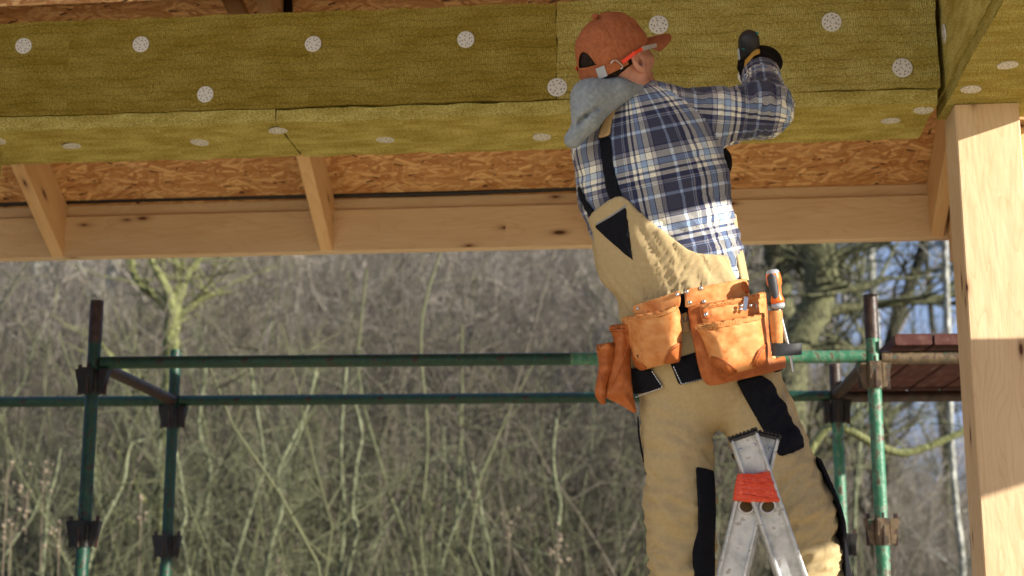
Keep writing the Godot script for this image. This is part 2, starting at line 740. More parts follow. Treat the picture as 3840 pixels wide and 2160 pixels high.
	M.pole_worn_sunlit = painted([[0.0, Color(0.13, 0.38, 0.28)], [0.45, Color(0.20, 0.45, 0.34)], [0.62, Color(0.40, 0.53, 0.44)], [0.72, Color(0.34, 0.27, 0.21)], [0.88, Color(0.27, 0.18, 0.14)]], 92)  # same green with sunlight put in as a paler tone, plus real rust
	M.rust = painted([[0.0, Color(0.12, 0.075, 0.06)], [0.45, Color(0.20, 0.13, 0.105)], [0.6, Color(0.28, 0.19, 0.15)], [0.8, Color(0.18, 0.21, 0.18)]], 93)
	M.dark_rust = painted([[0.0, Color(0.07, 0.055, 0.05)], [0.5, Color(0.12, 0.09, 0.08)], [0.8, Color(0.10, 0.14, 0.12)]], 98)
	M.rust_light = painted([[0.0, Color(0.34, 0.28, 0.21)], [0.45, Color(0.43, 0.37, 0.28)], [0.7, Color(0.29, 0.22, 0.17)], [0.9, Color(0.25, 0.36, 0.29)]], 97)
	var dk := mat(Color.WHITE, 0.8)
	dk.albedo_texture = ramped(0.008, [[0.0, Color(0.25, 0.11, 0.095)], [0.4, Color(0.29, 0.125, 0.105)], [0.7, Color(0.34, 0.20, 0.175)], [1.0, Color(0.42, 0.34, 0.31)]], 5, 94, 512)
	tri(dk, Vector3(5, 5, 1.2))
	M.red_board = dk
	M.bounce_white = mat(Color(0.78, 0.785, 0.79), 0.9)  # white of the added bounce wall
	M.dark_wall = mat(Color(0.24, 0.235, 0.225), 0.7)  # dark, so the added shade wall sends back little light
	M.cable = mat(Color(0.03, 0.035, 0.04), 0.4)
	M.bark_moss = bark(Color(0.26, 0.265, 0.19), Color(0.44, 0.445, 0.315), 101)
	M.bark_dark = bark(Color(0.12, 0.115, 0.095), Color(0.27, 0.27, 0.18), 102)
	M.bark_lichen = bark(Color(0.36, 0.375, 0.235), Color(0.51, 0.525, 0.34), 103)
	M.bark_birch = bark(Color(0.40, 0.41, 0.38), Color(0.82, 0.82, 0.78), 104)
	M.sapling = bark(Color(0.31, 0.325, 0.245), Color(0.50, 0.52, 0.41), 105)
	M.twig_grey = mat(Color(0.57, 0.54, 0.50), 0.9)
	M.twig_brown = mat(Color(0.385, 0.36, 0.31), 0.9)
	M.twig_olive = mat(Color(0.37, 0.38, 0.27), 0.9)
	M.dry = mat(Color(0.46, 0.415, 0.35), 0.95)
	var gm := mat(Color.WHITE, 1.0)
	gm.albedo_texture = ramped(0.02, [[0.0, Color(0.13, 0.115, 0.095)], [0.5, Color(0.22, 0.195, 0.16)], [0.7, Color(0.25, 0.245, 0.18)], [1.0, Color(0.36, 0.31, 0.25)]], 6, 111, 1024)
	gm.normal_enabled = true
	gm.normal_texture = bumps(0.05, 8.0, 5, 112, 512)
	tri(gm, Vector3(0.28, 0.28, 0.28))
	gm.uv1_world_triplanar = true
	M.ground = gm
	var sm := mat(Color.WHITE, 1.0)
	sm.albedo_texture = ramped(0.02, [[0.0, Color(0.72, 0.64, 0.50)], [0.5, Color(0.82, 0.745, 0.61)], [1.0, Color(0.87, 0.80, 0.68)]], 6, 114, 512)
	tri(sm, Vector3(0.5, 0.5, 0.5))
	M.sand = sm


func cloth(a: Color, b: Color, sd: int) -> StandardMaterial3D:
	var m := mat(Color.WHITE, 0.92)
	m.albedo_texture = ramped(0.03, [[0.2, a], [0.8, b]], 5, sd, 256)
	m.normal_enabled = true
	m.normal_texture = bumps(0.2, 3.0, 3, sd + 200, 256)
	m.normal_scale = 0.16
	m.metallic_specular = 0.3
	tri(m, Vector3(9, 9, 9))
	return m


func painted(stops: Array, sd: int) -> StandardMaterial3D:
	var m := mat(Color.WHITE, 0.5)
	m.albedo_texture = ramped(0.014, stops, 5, sd, 512)
	m.normal_enabled = true
	m.normal_texture = bumps(0.05, 3.0, 4, sd + 300, 256)
	m.normal_scale = 0.3
	tri(m, Vector3(3, 2, 3))
	return m


func bark(a: Color, b: Color, sd: int) -> StandardMaterial3D:
	var m := mat(Color.WHITE, 0.95)
	m.albedo_texture = ramped(0.03, [[0.25, a], [0.7, b]], 5, sd, 256)
	m.normal_enabled = true
	m.normal_texture = bumps(0.06, 9.0, 4, sd + 300, 256)
	tri(m, Vector3(2.5, 0.9, 2.5))
	return m


# ---------------------------------------------------------------- the scene
func _ready() -> void:
	rng.seed = 7
	view()
	for step in [materials, terrain, porch, bounce_wall, forest, scaffold, platform, ladder, worker, belt, drill]:
		step.call()


func view() -> void:
	var cam := Camera3D.new()
	cam.name = "camera"
	var lens := CameraAttributesPhysical.new()
	lens.frustum_focal_length = 63.545
	lens.frustum_focus_distance = 4.15
	lens.frustum_near = 0.1
	lens.frustum_far = 900.0
	lens.exposure_aperture = 3.7
	cam.attributes = lens
	cam.position = Vector3(0, 1.6, 0)
	cam.rotation = Vector3(deg_to_rad(12.0552), deg_to_rad(5.5571), 0)
	add_child(cam)
	var sky := ProceduralSkyMaterial.new()
	sky.sky_top_color = Color(0.50, 0.60, 0.76)
	sky.sky_horizon_color = Color(0.68, 0.76, 0.90)
	sky.sky_curve = 0.12
	sky.sky_energy_multiplier = 0.75
	sky.ground_horizon_color = Color(0.55, 0.56, 0.55)
	sky.ground_bottom_color = Color(0.30, 0.28, 0.25)
	var e := Environment.new()
	e.background_mode = Environment.BG_SKY
	e.sky = Sky.new()
	e.sky.sky_material = sky
	e.tonemap_mode = Environment.TONE_MAPPER_LINEAR
	e.tonemap_exposure = 2.3
	e.sdfgi_enabled = true
	e.ssao_enabled = true
	e.ssil_enabled = true
	var we := WorldEnvironment.new()
	we.name = "world_environment"
	we.environment = e
	add_child(we)
	var sun := DirectionalLight3D.new()
	sun.name = "sun"
	sun.light_color = Color(1.0, 0.965, 0.905)
	sun.light_energy = 1.45
	sun.light_angular_distance = 0.5
	sun.shadow_enabled = true
	var az := deg_to_rad(66.0)
	var el := deg_to_rad(16.3)
	sun.basis = Basis.looking_at(-Vector3(sin(az) * cos(el), sin(el), cos(az) * cos(el)))
	add_child(sun)


func hill(x: float, z: float) -> float:
	var d := -z - 10.0
	if d <= 0.0:
		return 0.0
	var side := smoothstep(0.0, 0.17, x / maxf(-z, 1.0))
	var h := 9.5 * smoothstep(0.0, 36.0, d) * lerpf(1.0, 0.28, side)
	return h + sin(x * 0.23 + z * 0.11) * 0.35 * smoothstep(0.0, 8.0, d) + sin(x * 0.06 - z * 0.05) * 0.8 * smoothstep(5.0, 30.0, d)


func terrain() -> void:
	var g := Geo.new()
	var xs := []
	var zs := []
	for k in 61:
		var s := (k - 30) / 30.0
		xs.append(s * 60.0 + pow(s, 7) * 700.0)
	for k in 61:
		var s := k / 60.0
		zs.append(lerpf(30.0, -70.0, s))
	zs.push_front(700.0)
	zs.append(-120.0)
	zs.append(-800.0)
	for z in zs:
		for x in xs:
			var e := 0.5
			var dx: float = hill(x + e, z) - hill(x - e, z)
			var dz: float = hill(x, z + e) - hill(x, z - e)
			g.vert(Vector3(x, hill(x, z), z), Vector3(-dx, 1.0, -dz).normalized(), Vector2(x, z))
	for r in zs.size() - 1:
		for c in 60:
			var a: int = r * 61 + c
			g.face(a, a + 1, a + 61)
			g.face(a + 1, a + 62, a + 61)
	tag(part("ground", g, M.ground, self), "leaf covered ground rising to a wooded bank", "", "", "structure")


	# pale sandy ground added round the porch to bounce light upward
	g = Geo.new()
	var rim := []
	for k in 40:
		var a := TAU * k / 40.0
		rim.append(Vector3(0.5 + cos(a) * (13.0 + sin(a * 3.0)), 0.004, 2.0 + sin(a) * (10.6 + cos(a * 4.0) * 0.5)))
	var uvs := []
	for q in rim:
		uvs.append(Vector2(q.x, q.z))
	g.flat(rim, Vector3.UP, uvs)
	tag(part("bounce_yard", g, M.sand, self), "pale sandy ground added under the porch and ladder to bounce light", "", "", "structure")


# ---- porch of timber, clad with wool
func board(called: String, parent: Node, lo: Vector3, hi: Vector3, m: Material, rough := 0.0) -> MeshInstance3D:
	# a slab with its own uneven edges; coordinates of the texture in metres
	var g := Geo.new()
	var nn := [Vector3.BACK, Vector3.FORWARD, Vector3.DOWN, Vector3.UP, Vector3.LEFT, Vector3.RIGHT]
	var f := noise(9.0, 3, int(lo.x * 31.0) + 7)
	for side: Vector3 in nn:
		var ax := 0 if side.x != 0 else 1 if side.y != 0 else 2
		var a := 0 if ax != 0 else 2
		var b := 1 if ax != 1 else 2
		var na := clampi(int((hi[a] - lo[a]) / 0.03), 1, 110) if rough > 0.0 else 1
		var nb := clampi(int((hi[b] - lo[b]) / 0.03), 1, 20) if rough > 0.0 else 1
		var base := g.v.size()
		for j in nb + 1:
			for k in na + 1:
				var p := Vector3.ZERO
				p[a] = lerpf(lo[a], hi[a], float(k) / na)
				p[b] = lerpf(lo[b], hi[b], float(j) / nb)
				p[ax] = hi[ax] if side[ax] > 0 else lo[ax]
				var uv := Vector2(p[a], p[b])
				if rough > 0.0:
					p += Vector3(f.get_noise_3d(p.x, p.y, p.z), f.get_noise_3d(p.x + 40.0, p.y, p.z), f.get_noise_3d(p.x, p.y + 40.0, p.z)) * rough
				g.vert(p, side, uv)
		for j in nb:
			for k in na:
				var q := base + j * (na + 1) + k
				g.face(q, q + 1, q + na + 1)
				g.face(q + 1, q + na + 2, q + na + 1)
	return part(called, g, m, parent)


func disc_mesh(seed_turn: float) -> ArrayMesh:
	# a plate 60 mm across: raised rim, boss, ring of holes sunk through
	var g := Geo.new()
	g.lathe(Vector3.ZERO, Vector3.BACK, [Vector2(0.0304, -0.002), Vector2(0.0304, 0.0018), Vector2(0.0285, 0.003), Vector2(0.0262, 0.0022), Vector2(0.012, 0.0026), Vector2(0.0095, 0.0042), Vector2(0.006, 0.0042), Vector2(0.0045, 0.001), Vector2(0.0, 0.001)], 28)
	return g.mesh()


func holes_mesh() -> ArrayMesh:
	var g := Geo.new()
	for k in 10:
		var a := TAU * k / 10.0
		g.ball(Vector3(cos(a), sin(a), 0) * 0.0218 + Vector3(0, 0, 0.0021), Vector3(0.0026, 0.0026, 0.0006), Basis(), 8, 4)
	for k in 4:
		var a := TAU * (k + 0.4) / 4.0
		g.ball(Vector3(cos(a), sin(a), 0) * 0.0138 + Vector3(0, 0, 0.0024), Vector3(0.0018, 0.0042, 0.0006), Basis(Vector3.BACK, a), 8, 4)
	return g.mesh()


var plate: ArrayMesh
var pierced: ArrayMesh


func disc(parent: Node, at: Vector3, facing: Vector3, s: float, turn: float) -> void:
	var o := part("fixing_disc", plate, M.white_plastic, parent)
	var b := Basis.looking_at(-facing, Vector3.UP if absf(facing.y) < 0.9 else Vector3.FORWARD)
	b = b * Basis(Vector3.RIGHT, 0.07 * sin(turn * 5.0)) * Basis(Vector3.UP, 0.07 * cos(turn * 7.0))
	o.transform = Transform3D(b * Basis(Vector3.BACK, turn) * Basis.from_scale(Vector3(s, s, 1)), at + facing * 0.001)
	# its holes show the wool behind
	var h := MeshInstance3D.new()
	h.mesh = pierced
	h.material_override = M.hole
	h.name = "disc_hole"
	h.transform = o.transform
	h.set_meta("kind", "stuff")
	parent.add_child(h, true)


func porch() -> void:
	plate = disc_mesh(0)
	pierced = holes_mesh()
	var p := thing("timber_porch", "pale timber porch roof with olive mineral wool fixed over its front lintel and right beam", "porch", Vector3(1.0, 0, -4.7))
	var box := Node3D.new()
	var at := func(o: MeshInstance3D) -> MeshInstance3D:
		o.position -= p.position
		return o
	# lintel core and its wool
	at.call(board("lintel", p, Vector3(-4.6, 3.185, -4.9), Vector3(0.86, 3.485, -4.69), M.rafter_wood))
	var wool := []
	wool.append(at.call(board("insulation_board", p, Vector3(-3.4, 3.182, -4.67), Vector3(-0.302, 3.503, -4.55), M.wool_brown_dimmed, 0.007)))
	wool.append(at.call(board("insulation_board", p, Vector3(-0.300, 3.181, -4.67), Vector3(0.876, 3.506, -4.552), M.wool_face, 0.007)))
	wool.append(at.call(board("insulation_board", p, Vector3(-3.4, 3.133, -4.925), Vector3(-1.2044, 3.1795, -4.556), M.wool_soffit, 0.006)))
	wool.append(at.call(board("insulation_board", p, Vector3(-1.2031 + 0.004, 3.132, -4.925), Vector3(0.868, 3.1775, -4.558), M.wool_soffit, 0.006)))
	wool[0].set_meta("label", "long left face board of ribbed olive wool")
	wool[1].set_meta("label", "right face board of ribbed olive wool behind the worker")
	var s := 0.0
	for q in [Vector3(-2.0519, 3.4211, -4.5500), Vector3(-1.6556, 3.4118, -4.5500), Vector3(-1.4332, 3.2329, -4.5500), Vector3(-1.0851, 3.3918, -4.5500), Vector3(-0.5903, 3.3880, -4.5500)]:
		disc(wool[0], q, Vector3.BACK, 0.90, s)
		s += 0.7
	for q in [Vector3(-0.2995, 3.2182, -4.5500), Vector3(0.0217, 3.4140, -4.5500), Vector3(0.5580, 3.4024, -4.5500), Vector3(0.7660, 3.2447, -4.5500), Vector3(0.2938, 3.2342, -4.5500)]:
		disc(wool[1], q, Vector3.BACK, 1.02, s)
		s += 0.9
	for q in [Vector3(-2.1683, 3.1500, -4.6500), Vector3(-1.9416, 3.1406, -4.7300), Vector3(-1.5032, 3.1342, -4.7300)]:
		disc(wool[2], Vector3(q.x, 3.133, q.z), Vector3.DOWN, 1.0, s)
		s += 0.5
	for q in [Vector3(-1.2117, 3.1409, -4.6300), Vector3(-0.8841, 3.1397, -4.7600), Vector3(-0.3667, 3.1451, -4.7800), Vector3(0.7489, 3.1425, -4.7200), Vector3(0.8346, 3.1519, -4.6200)]:
		if q.x > -1.2143 - 0.01:
			disc(wool[3], Vector3(q.x, 3.132, q.z), Vector3.DOWN, 1.0, s)
		s += 0.5
	# beam that runs forward on the right
	at.call(board("side_beam", p, Vector3(1.0, 3.19, -4.74), Vector3(1.2, 3.56, -0.9), M.rafter_wood))
	var sb: MeshInstance3D = at.call(board("insulation_board", p, Vector3(0.893, 3.183, -4.74), Vector3(0.992, 3.56, -0.9), M.wool_soffit, 0.006))
	var ub: MeshInstance3D = at.call(board("insulation_board", p, Vector3(0.899, 3.139, -4.745), Vector3(1.30, 3.181, -0.9), M.wool_face, 0.005))
	sb.set_meta("label", "wool board on the left side of the right beam")
	ub.set_meta("label", "wool board under the right beam above the post")
	for q in [Vector3(1.0133, 3.1221, -4.2600), Vector3(0.9479, 3.1359, -4.4600)]:
		disc(ub, Vector3(q.x, 3.139, q.z), Vector3.DOWN, 1.0, s)
		s += 0.6
	disc(sb, Vector3(0.893, 3.34, -4.52), Vector3.LEFT, 1.0, 0.4)
	# post under the corner
	var g := Geo.new()
	g.bar(Vector3(1.0225, -0.1, -4.69), Vector3(1.0225, 3.137, -4.69), 0.193, 0.18, Vector3.BACK, 0.004, Vector2(0.35, 0.12))
	at.call(part("post", g, M.wood, p)).set_meta("label", "square pale post with sun patches")
	g = Geo.new()
	g.bar(Vector3(-2.2033 - 0.15, 2.66, -4.72), Vector3(-2.2033 - 0.15, 3.13, -4.72), 0.30, 0.12, Vector3.BACK, 0.004)
	at.call(part("insulation_board", g, M.wool_soffit, p))
	# back beam in two depths, black seal on top
	g = Geo.new()
	g.bar(Vector3(-5.2, 3.119, -5.925), Vector3(1.6, 3.119, -5.925), 0.05, 0.176, Vector3.UP, 0.004, Vector2(0.2, 0.05))
	at.call(part("eave_beam", g, M.wood, p))
	g = Geo.new()
	g.bar(Vector3(-5.2, 3.232, -5.975), Vector3(1.6, 3.232, -5.975), 0.12, 0.05, Vector3.UP, 0.004, Vector2(1.2, 0.4))
	at.call(part("eave_plate", g, M.wood, p))
	g = Geo.new()
	g.bar(Vector3(0.0, 3.288, -5.99), Vector3(1.6, 3.288, -5.99), 0.12, 0.052, Vector3.UP, 0.004, Vector2(0.7, 0.2))
	at.call(part("eave_batten", g, M.wood, p))
	g = Geo.new()
	var pts := []
	var rs := []
	for k in 26:
		var x := lerpf(-4.2, -0.28, k / 25.0)
		pts.append(Vector3(x, 3.268 + 0.004 * sin(x * 2.3) + (0.010 if x > -0.9 else 0.0) * (x + 0.9), -5.903))
		rs.append(0.0125)
	g.tube(pts, rs, 6)
	at.call(part("seal_strip", g, M.cable, p))
	# rafters and sheathing, both slopes
	var down := Vector3(0, -sin(deg_to_rad(30.0)), -cos(deg_to_rad(30.0)))
	var up := Vector3(0, cos(deg_to_rad(30.0)), -sin(deg_to_rad(30.0)))
	var foot := Vector3(0, 3.035, -5.90)
	var k := 0
	for x in [-4.38, -3.33, -2.4591 + 0.005, -1.3287, -0.22, 1.0901, 2.15]:
		g = Geo.new()
		var a: Vector3 = foot + Vector3(x, 0, 0) + up * 0.1
		g.bar(a + down * 0.0, a - down * 3.9, 0.052, 0.2, up, 0.004, Vector2(k * 0.37, k * 0.13))
		at.call(part("rafter", g, M.rafter_wood, p))
		k += 1
	g = Geo.new()
	var o := foot + up * 0.2
	var c := o - down * 0.0
	var r := o - down * 3.95
	for face_side in 2:
		var lift := up * (0.001 + 0.018 * face_side)
		g.flat([c + lift + Vector3(-6, 0, 0), c + lift + Vector3(3, 0, 0), r + lift + Vector3(3, 0, 0), r + lift + Vector3(-6, 0, 0)], -up if face_side == 0 else up, [Vector2(0, 0), Vector2(9, 0), Vector2(9, 4.45), Vector2(0, 4.45)])
	at.call(part("roof_sheathing", g, M.osb, p))
	g = Geo.new()
	var e := r + Vector3(0, -0.35, 0.606)
	for face_side in 2:
		var lift := Vector3(0, 0.5, 0.866) * (0.001 + 0.018 * face_side)
		g.flat([r + lift + Vector3(-6, 0, 0), r + lift + Vector3(3, 0, 0), e + lift + Vector3(3, 0, 0), e + lift + Vector3(-6, 0, 0)], Vector3(0, -0.5, -0.866) if face_side == 0 else Vector3(0, 0.5, 0.866), [Vector2(0, 0), Vector2(9, 0), Vector2(9, 0.7), Vector2(0, 0.7)])
	at.call(part("front_roof_sheathing", g, M.osb, p))
	# gable over the right beam
	g = Geo.new()
	for side in 2:
		var x := 1.21 + 0.02 * side
		g.flat([Vector3(x, 3.2, -6.0), Vector3(x, 3.2, 0.4), Vector3(x, 3.6, 0.3), Vector3(x, r.y - 0.05, r.z), Vector3(x, 3.35, -6.0)], Vector3.LEFT if side == 0 else Vector3.RIGHT, [Vector2(0, 0), Vector2(6.4, 0), Vector2(6.3, 0.4), Vector2(3.3, 2.1), Vector2(0, 0.15)])
	at.call(part("gable_panel", g, M.osb, p))
	g = Geo.new()
	g.bar(Vector3(1.312, 3.085, -4.2), Vector3(1.312, 3.085, -0.9), 0.02, 0.20, Vector3.UP, 0.003)
	at.call(part("added_shade_board", g, M.rafter_wood, p))  # unseen board added to lower the shadow edge on the worker
	at.call(board("added_dark_panel", p, Vector3(-6.0, 3.585, -4.62), Vector3(1.0, 4.5, -4.60), M.osb))  # unseen panel added to keep light out of the roof space
	g = Geo.new()
	g.bar(Vector3(-2.95, 1.55, -4.8), Vector3(-2.95, 1.55, -2.2), 0.05, 3.1, Vector3.UP, 0.003)
	at.call(part("added_shade_wall", g, M.dark_wall, p))  # unseen dark wall added to dim the left wool
	at.call(board("side_beam", p, Vector3(1.13, 2.93, -5.89), Vector3(1.25, 3.22, -4.79), M.rafter_wood))
	# short struts standing behind the lintel
	for q in [[Vector3(-1.5060, 3.7873, -4.9500), Vector3(-1.4339, 3.6345, -4.9500)], [Vector3(-1.3960, 3.7956, -4.9800), Vector3(-1.3159, 3.6419, -4.9800)]]:
		g = Geo.new()
		g.bar(q[1], q[0] + (q[0] - q[1]) * 1.6, 0.06, 0.12, Vector3.BACK, 0.003, Vector2(0.9, 0.3))
		at.call(part("strut", g, M.rafter_wood, p))
	g = Geo.new()
	g.tube([Vector3(-1.2837, 3.6487, -5.0000), Vector3(-1.2970, 3.9833, -5.0000)], [0.016, 0.016], 10)
	at.call(part("black_conduit", g, M.cable, p))
	box.free()


# ---- an unseen white wall added left of the camera to bounce sun onto the worker
func bounce_wall() -> void:
	var t := thing("added_bounce_wall", "white bounce wall added out of view to the left of the porch", "wall", Vector3(-4.6, 0, 1.5))
	var g := Geo.new()
	g.bar(Vector3(0, 2.9, -3.6), Vector3(0, 2.9, 4.0), 0.3, 5.8, Vector3.UP, 0.005)
	part("wall", g, M.bounce_white, t)
	g = Geo.new()
	g.bar(Vector3(0.04, 0.2, -3.6), Vector3(0.04, 0.2, 4.0), 0.26, 0.4, Vector3.UP, 0.005)
	part("plinth", g, M.dark_wall, t)


# ---- scaffold
func cup(parent: Node, at: Vector3, m: Material) -> void:
	var g := Geo.new()
	g.lathe(at, Vector3.UP, [Vector2(0.0245, -0.05), Vector2(0.033, -0.05), Vector2(0.034, 0.03), Vector2(0.0245, 0.045)], 14)
	for a in [0.0, PI * 0.5, PI, PI * 1.5]:
		var d := Vector3(cos(a), 0, sin(a))
		var s := Vector3(-d.z, 0, d.x)
		# a pocket that flares outward to its top
		var lo := at + d * 0.03 + Vector3(0, -0.045, 0)
		var hi := at + d * 0.03 + Vector3(0, 0.048, 0)
		var q := [lo - s * 0.02, lo + s * 0.02, hi + s * 0.022, hi - s * 0.022]
		var w := [lo - s * 0.02 + d * 0.016, lo + s * 0.02 + d * 0.016, hi + s * 0.022 + d * 0.036, hi - s * 0.022 + d * 0.036]
		var uv := [Vector2.ZERO, Vector2.RIGHT, Vector2.ONE, Vector2.DOWN]
		g.flat(w, d, uv)
		g.flat([q[0], w[0], w[3], q[3]], -s, uv)
		g.flat([q[1], w[1], w[2], q[2]], s, uv)
		g.flat([q[0], q[1], w[1], w[0]], Vector3.DOWN, uv)
		g.flat([q[3], q[2], w[2], w[3]], Vector3.UP, uv)
	part("coupler", g, m, parent)
	for a in [0.0, PI * 0.5, PI, PI * 1.5]:
		var d := Vector3(cos(a), 0, sin(a))
		var w := Geo.new()
		w.bar(at + d * 0.050 - Vector3(0, 0.052, 0), at + d * 0.054 + Vector3(0, 0.068, 0), 0.007, 0.016, d, 0.001)
		part("wedge", w, M.rust, parent)


func scaffold() -> void:
	var s := thing("scaffold", "green tube scaffold with rusty couplers standing behind the porch", "scaffold", Vector3(-2.2, 0, -5.74))
	var inn := Node3D.new()
	inn.name = "frame"
	var h := 2.565
	var nl: Vector3 = Vector3(-2.2115, 2.5770, -5.7395)
	var nr: Vector3 = Vector3(0.8189, 2.5675, -5.8822)
	var fl: Vector3 = Vector3(-2.2409, 2.5747, -6.8364)
	var fr: Vector3 = Vector3(0.7970, 2.5407, -6.9646)
	var tr := 0.0255
	var list := [[nl, 752, 233, 6.0, M.pole, "left near green pole"], [fl, 876, 438, 7.07, M.pole, "left rear green pole"], [nr, 737, 2190, 5.85, M.pole_worn_sunlit, "right near worn green pole coloured paler as if sunlit"], [fr, 915, 2098, 6.9, M.pole_worn_sunlit, "right rear pole"]]
	var tops := [Vector3(-2.2114, 2.8111, -5.6893), Vector3(-2.2343, 2.8036, -6.7879), Vector3(0.8146, 2.8032, -5.8313), Vector3(0.7897, 2.7060, -6.9284)]
	inn.free()
	for k in 4:
		var q: Vector3 = list[k][0]
		var top: float = tops[k].y
		var g := Geo.new()
		g.tube([Vector3(q.x, -0.2, q.z), Vector3(q.x, top - 0.02, q.z), Vector3(q.x, top, q.z)], [tr, tr, tr * 0.93], 16)
		var o := part("pole", g, list[k][4], s)
		o.position -= s.position
		o.set_meta("label", list[k][5])
		if k != 1:
			g = Geo.new()
			g.tube([Vector3(q.x, top - 0.17, q.z), Vector3(q.x, top + 0.002, q.z)], [tr + 0.0012, tr + 0.0012], 16)
			o = part("rusty_spigot", g, M.rust, s)
			o.position -= s.position
	var rails := [[nl, nr, M.pole, M.pole_worn_sunlit], [fl, fr, M.pole, M.pole], [nl, fl, M.rust, null], [nr, fr, M.rust, null]]
	for r in rails:
		var a: Vector3 = Vector3(r[0].x, h, r[0].z)
		var b: Vector3 = Vector3(r[1].x, h, r[1].z)
		var d := (b - a).normalized()
		a += d * 0.03
		b -= d * 0.03
		var cut := a.lerp(b, 0.62)  # from here the near ledger takes the painted sunlit tone
		var g := Geo.new()
		if r[3] and r[3] != r[2]:
			g.tube([a, cut], [0.0245, 0.0245], 14)
			var o := part("ledger", g, r[2], s)
			o.position -= s.position
			g = Geo.new()
			g.tube([cut, b], [0.0243, 0.0243], 14)
			o = part("ledger", g, r[3], s)
			o.position -= s.position
			o.set_meta("label", "end of the near ledger with sunlight put into its paler colour")
		else:
			g.tube([a, b], [0.0245, 0.0245], 14)
			var o := part("ledger" if r[3] else "transom", g, r[2], s)
			o.position -= s.position
	# bays that run on to both sides
	var along := (Vector3(nr.x, 0, nr.z) - Vector3(nl.x, 0, nl.z)).normalized()
	var g2 := Geo.new()
	g2.tube([Vector3(fl.x, h, fl.z) - along * 0.03, Vector3(fl.x, h, fl.z) - along * 3.0], [0.0245, 0.0245], 14)
	part("ledger", g2, M.pole, s).position -= s.position
	g2 = Geo.new()
	g2.tube([Vector3(nr.x, h - 0.005, nr.z) + along * 0.03, Vector3(nr.x, h - 0.005, nr.z) + along * 2.4], [0.0255, 0.0255], 14)
	part("ledger", g2, M.rust_light, s).position -= s.position
	g2 = Geo.new()
	g2.tube([Vector3(fr.x, h - 0.005, fr.z) + along * 0.03, Vector3(fr.x, h - 0.005, fr.z) + along * 2.4], [0.0255, 0.0255], 14)
	part("ledger", g2, M.rust, s).position -= s.position
	for q in [nr + along * 2.43, fr + along * 2.43, fl - along * 3.03]:
		g2 = Geo.new()
		g2.tube([Vector3(q.x, -0.2, q.z), Vector3(q.x, h + 0.2, q.z)], [tr, tr], 14)
		part("pole", g2, M.pole, s).position -= s.position
	for q in [nl, fl, nr, fr]:
		for y in [h - 0.075, h - 0.665, h - 1.26]:
			var c := Node3D.new()
			c.free()
			cup(s, Vector3(q.x, y, q.z) - s.position, M.dark_rust if q != nr else M.rust_light)
	# deck of red boards on the right bay, each lifts off
	var cross := Vector3(-along.z, 0, along.x)
	if cross.z > 0:
		cross = -cross
	for k in 8:
		var x0 := 0.075 + k * 0.148
		var a: Vector3 = Vector3(nr.x, h + 0.055, nr.z) + along * (x0 + 0.07) - cross * 0.06
		var b: Vector3 = a + cross * 1.25
		var g := Geo.new()
		g.bar(a, b, 0.138, 0.042, Vector3.UP, 0.004)
		var names := ["red worn deck board nearest the right green pole", "red deck board second from the right green pole", "red deck board third from the right green pole, partly behind the post"]
		var o := part("deck_board", g, M.red_board, self)
		if k < 3:
			tag(o, names[k], "plank", "red boards of the scaffold deck")
		else:
			tag(o, "red deck board hidden behind the wooden post", "plank", "red boards of the scaffold deck")


# ---- a work platform out of the picture on the right; its shade falls on the post and the worker's legs
func platform() -> void:
	var t := thing("work_platform", "plank work platform on four tubes to the right of the ladder", "platform", Vector3(2.2, 0, -2.6))
	for k in 6:
		var g := Geo.new()
		var x := 1.84 + k * 0.234
		g.bar(Vector3(x + 0.115, 2.69, -4.17), Vector3(x + 0.115, 2.69, -1.2), 0.23, 0.045, Vector3.UP, 0.004)
		part("plank", g, M.rafter_wood, t).position -= t.position
	for q in [Vector2(3.2, -4.0), Vector2(3.2, -1.3), Vector2(2.0, -1.3), Vector2(2.6, -4.0)]:
		var g := Geo.new()
		g.tube([Vector3(q.x, 0, q.y), Vector3(q.x, 2.66, q.y)], [0.024, 0.024], 10)
		part("tube_leg", g, M.pole, t).position -= t.position


# ---- stepladder
func rail(t: Node3D, a: Vector3, b: Vector3, w: float, th: float, facing: Vector3) -> void:
	# channel: a web with a lip along each edge
	var d := (b - a).normalized()
	var s := d.cross(facing).normalized()
	var nn := s.cross(d).normalized()
	var g := Geo.new()
	g.bar(a, b, w, th * 0.5, nn, 0.002)
	for e in [-1.0, 1.0]:
		g.bar(a + s * e * (w * 0.5 - 0.004) + nn * th * 0.28, b + s * e * (w * 0.5 - 0.004) + nn * th * 0.28, 0.010, th, nn, 0.003)
	var o := part("rail", g, M.aluminium, t)
	o.position -= t.position


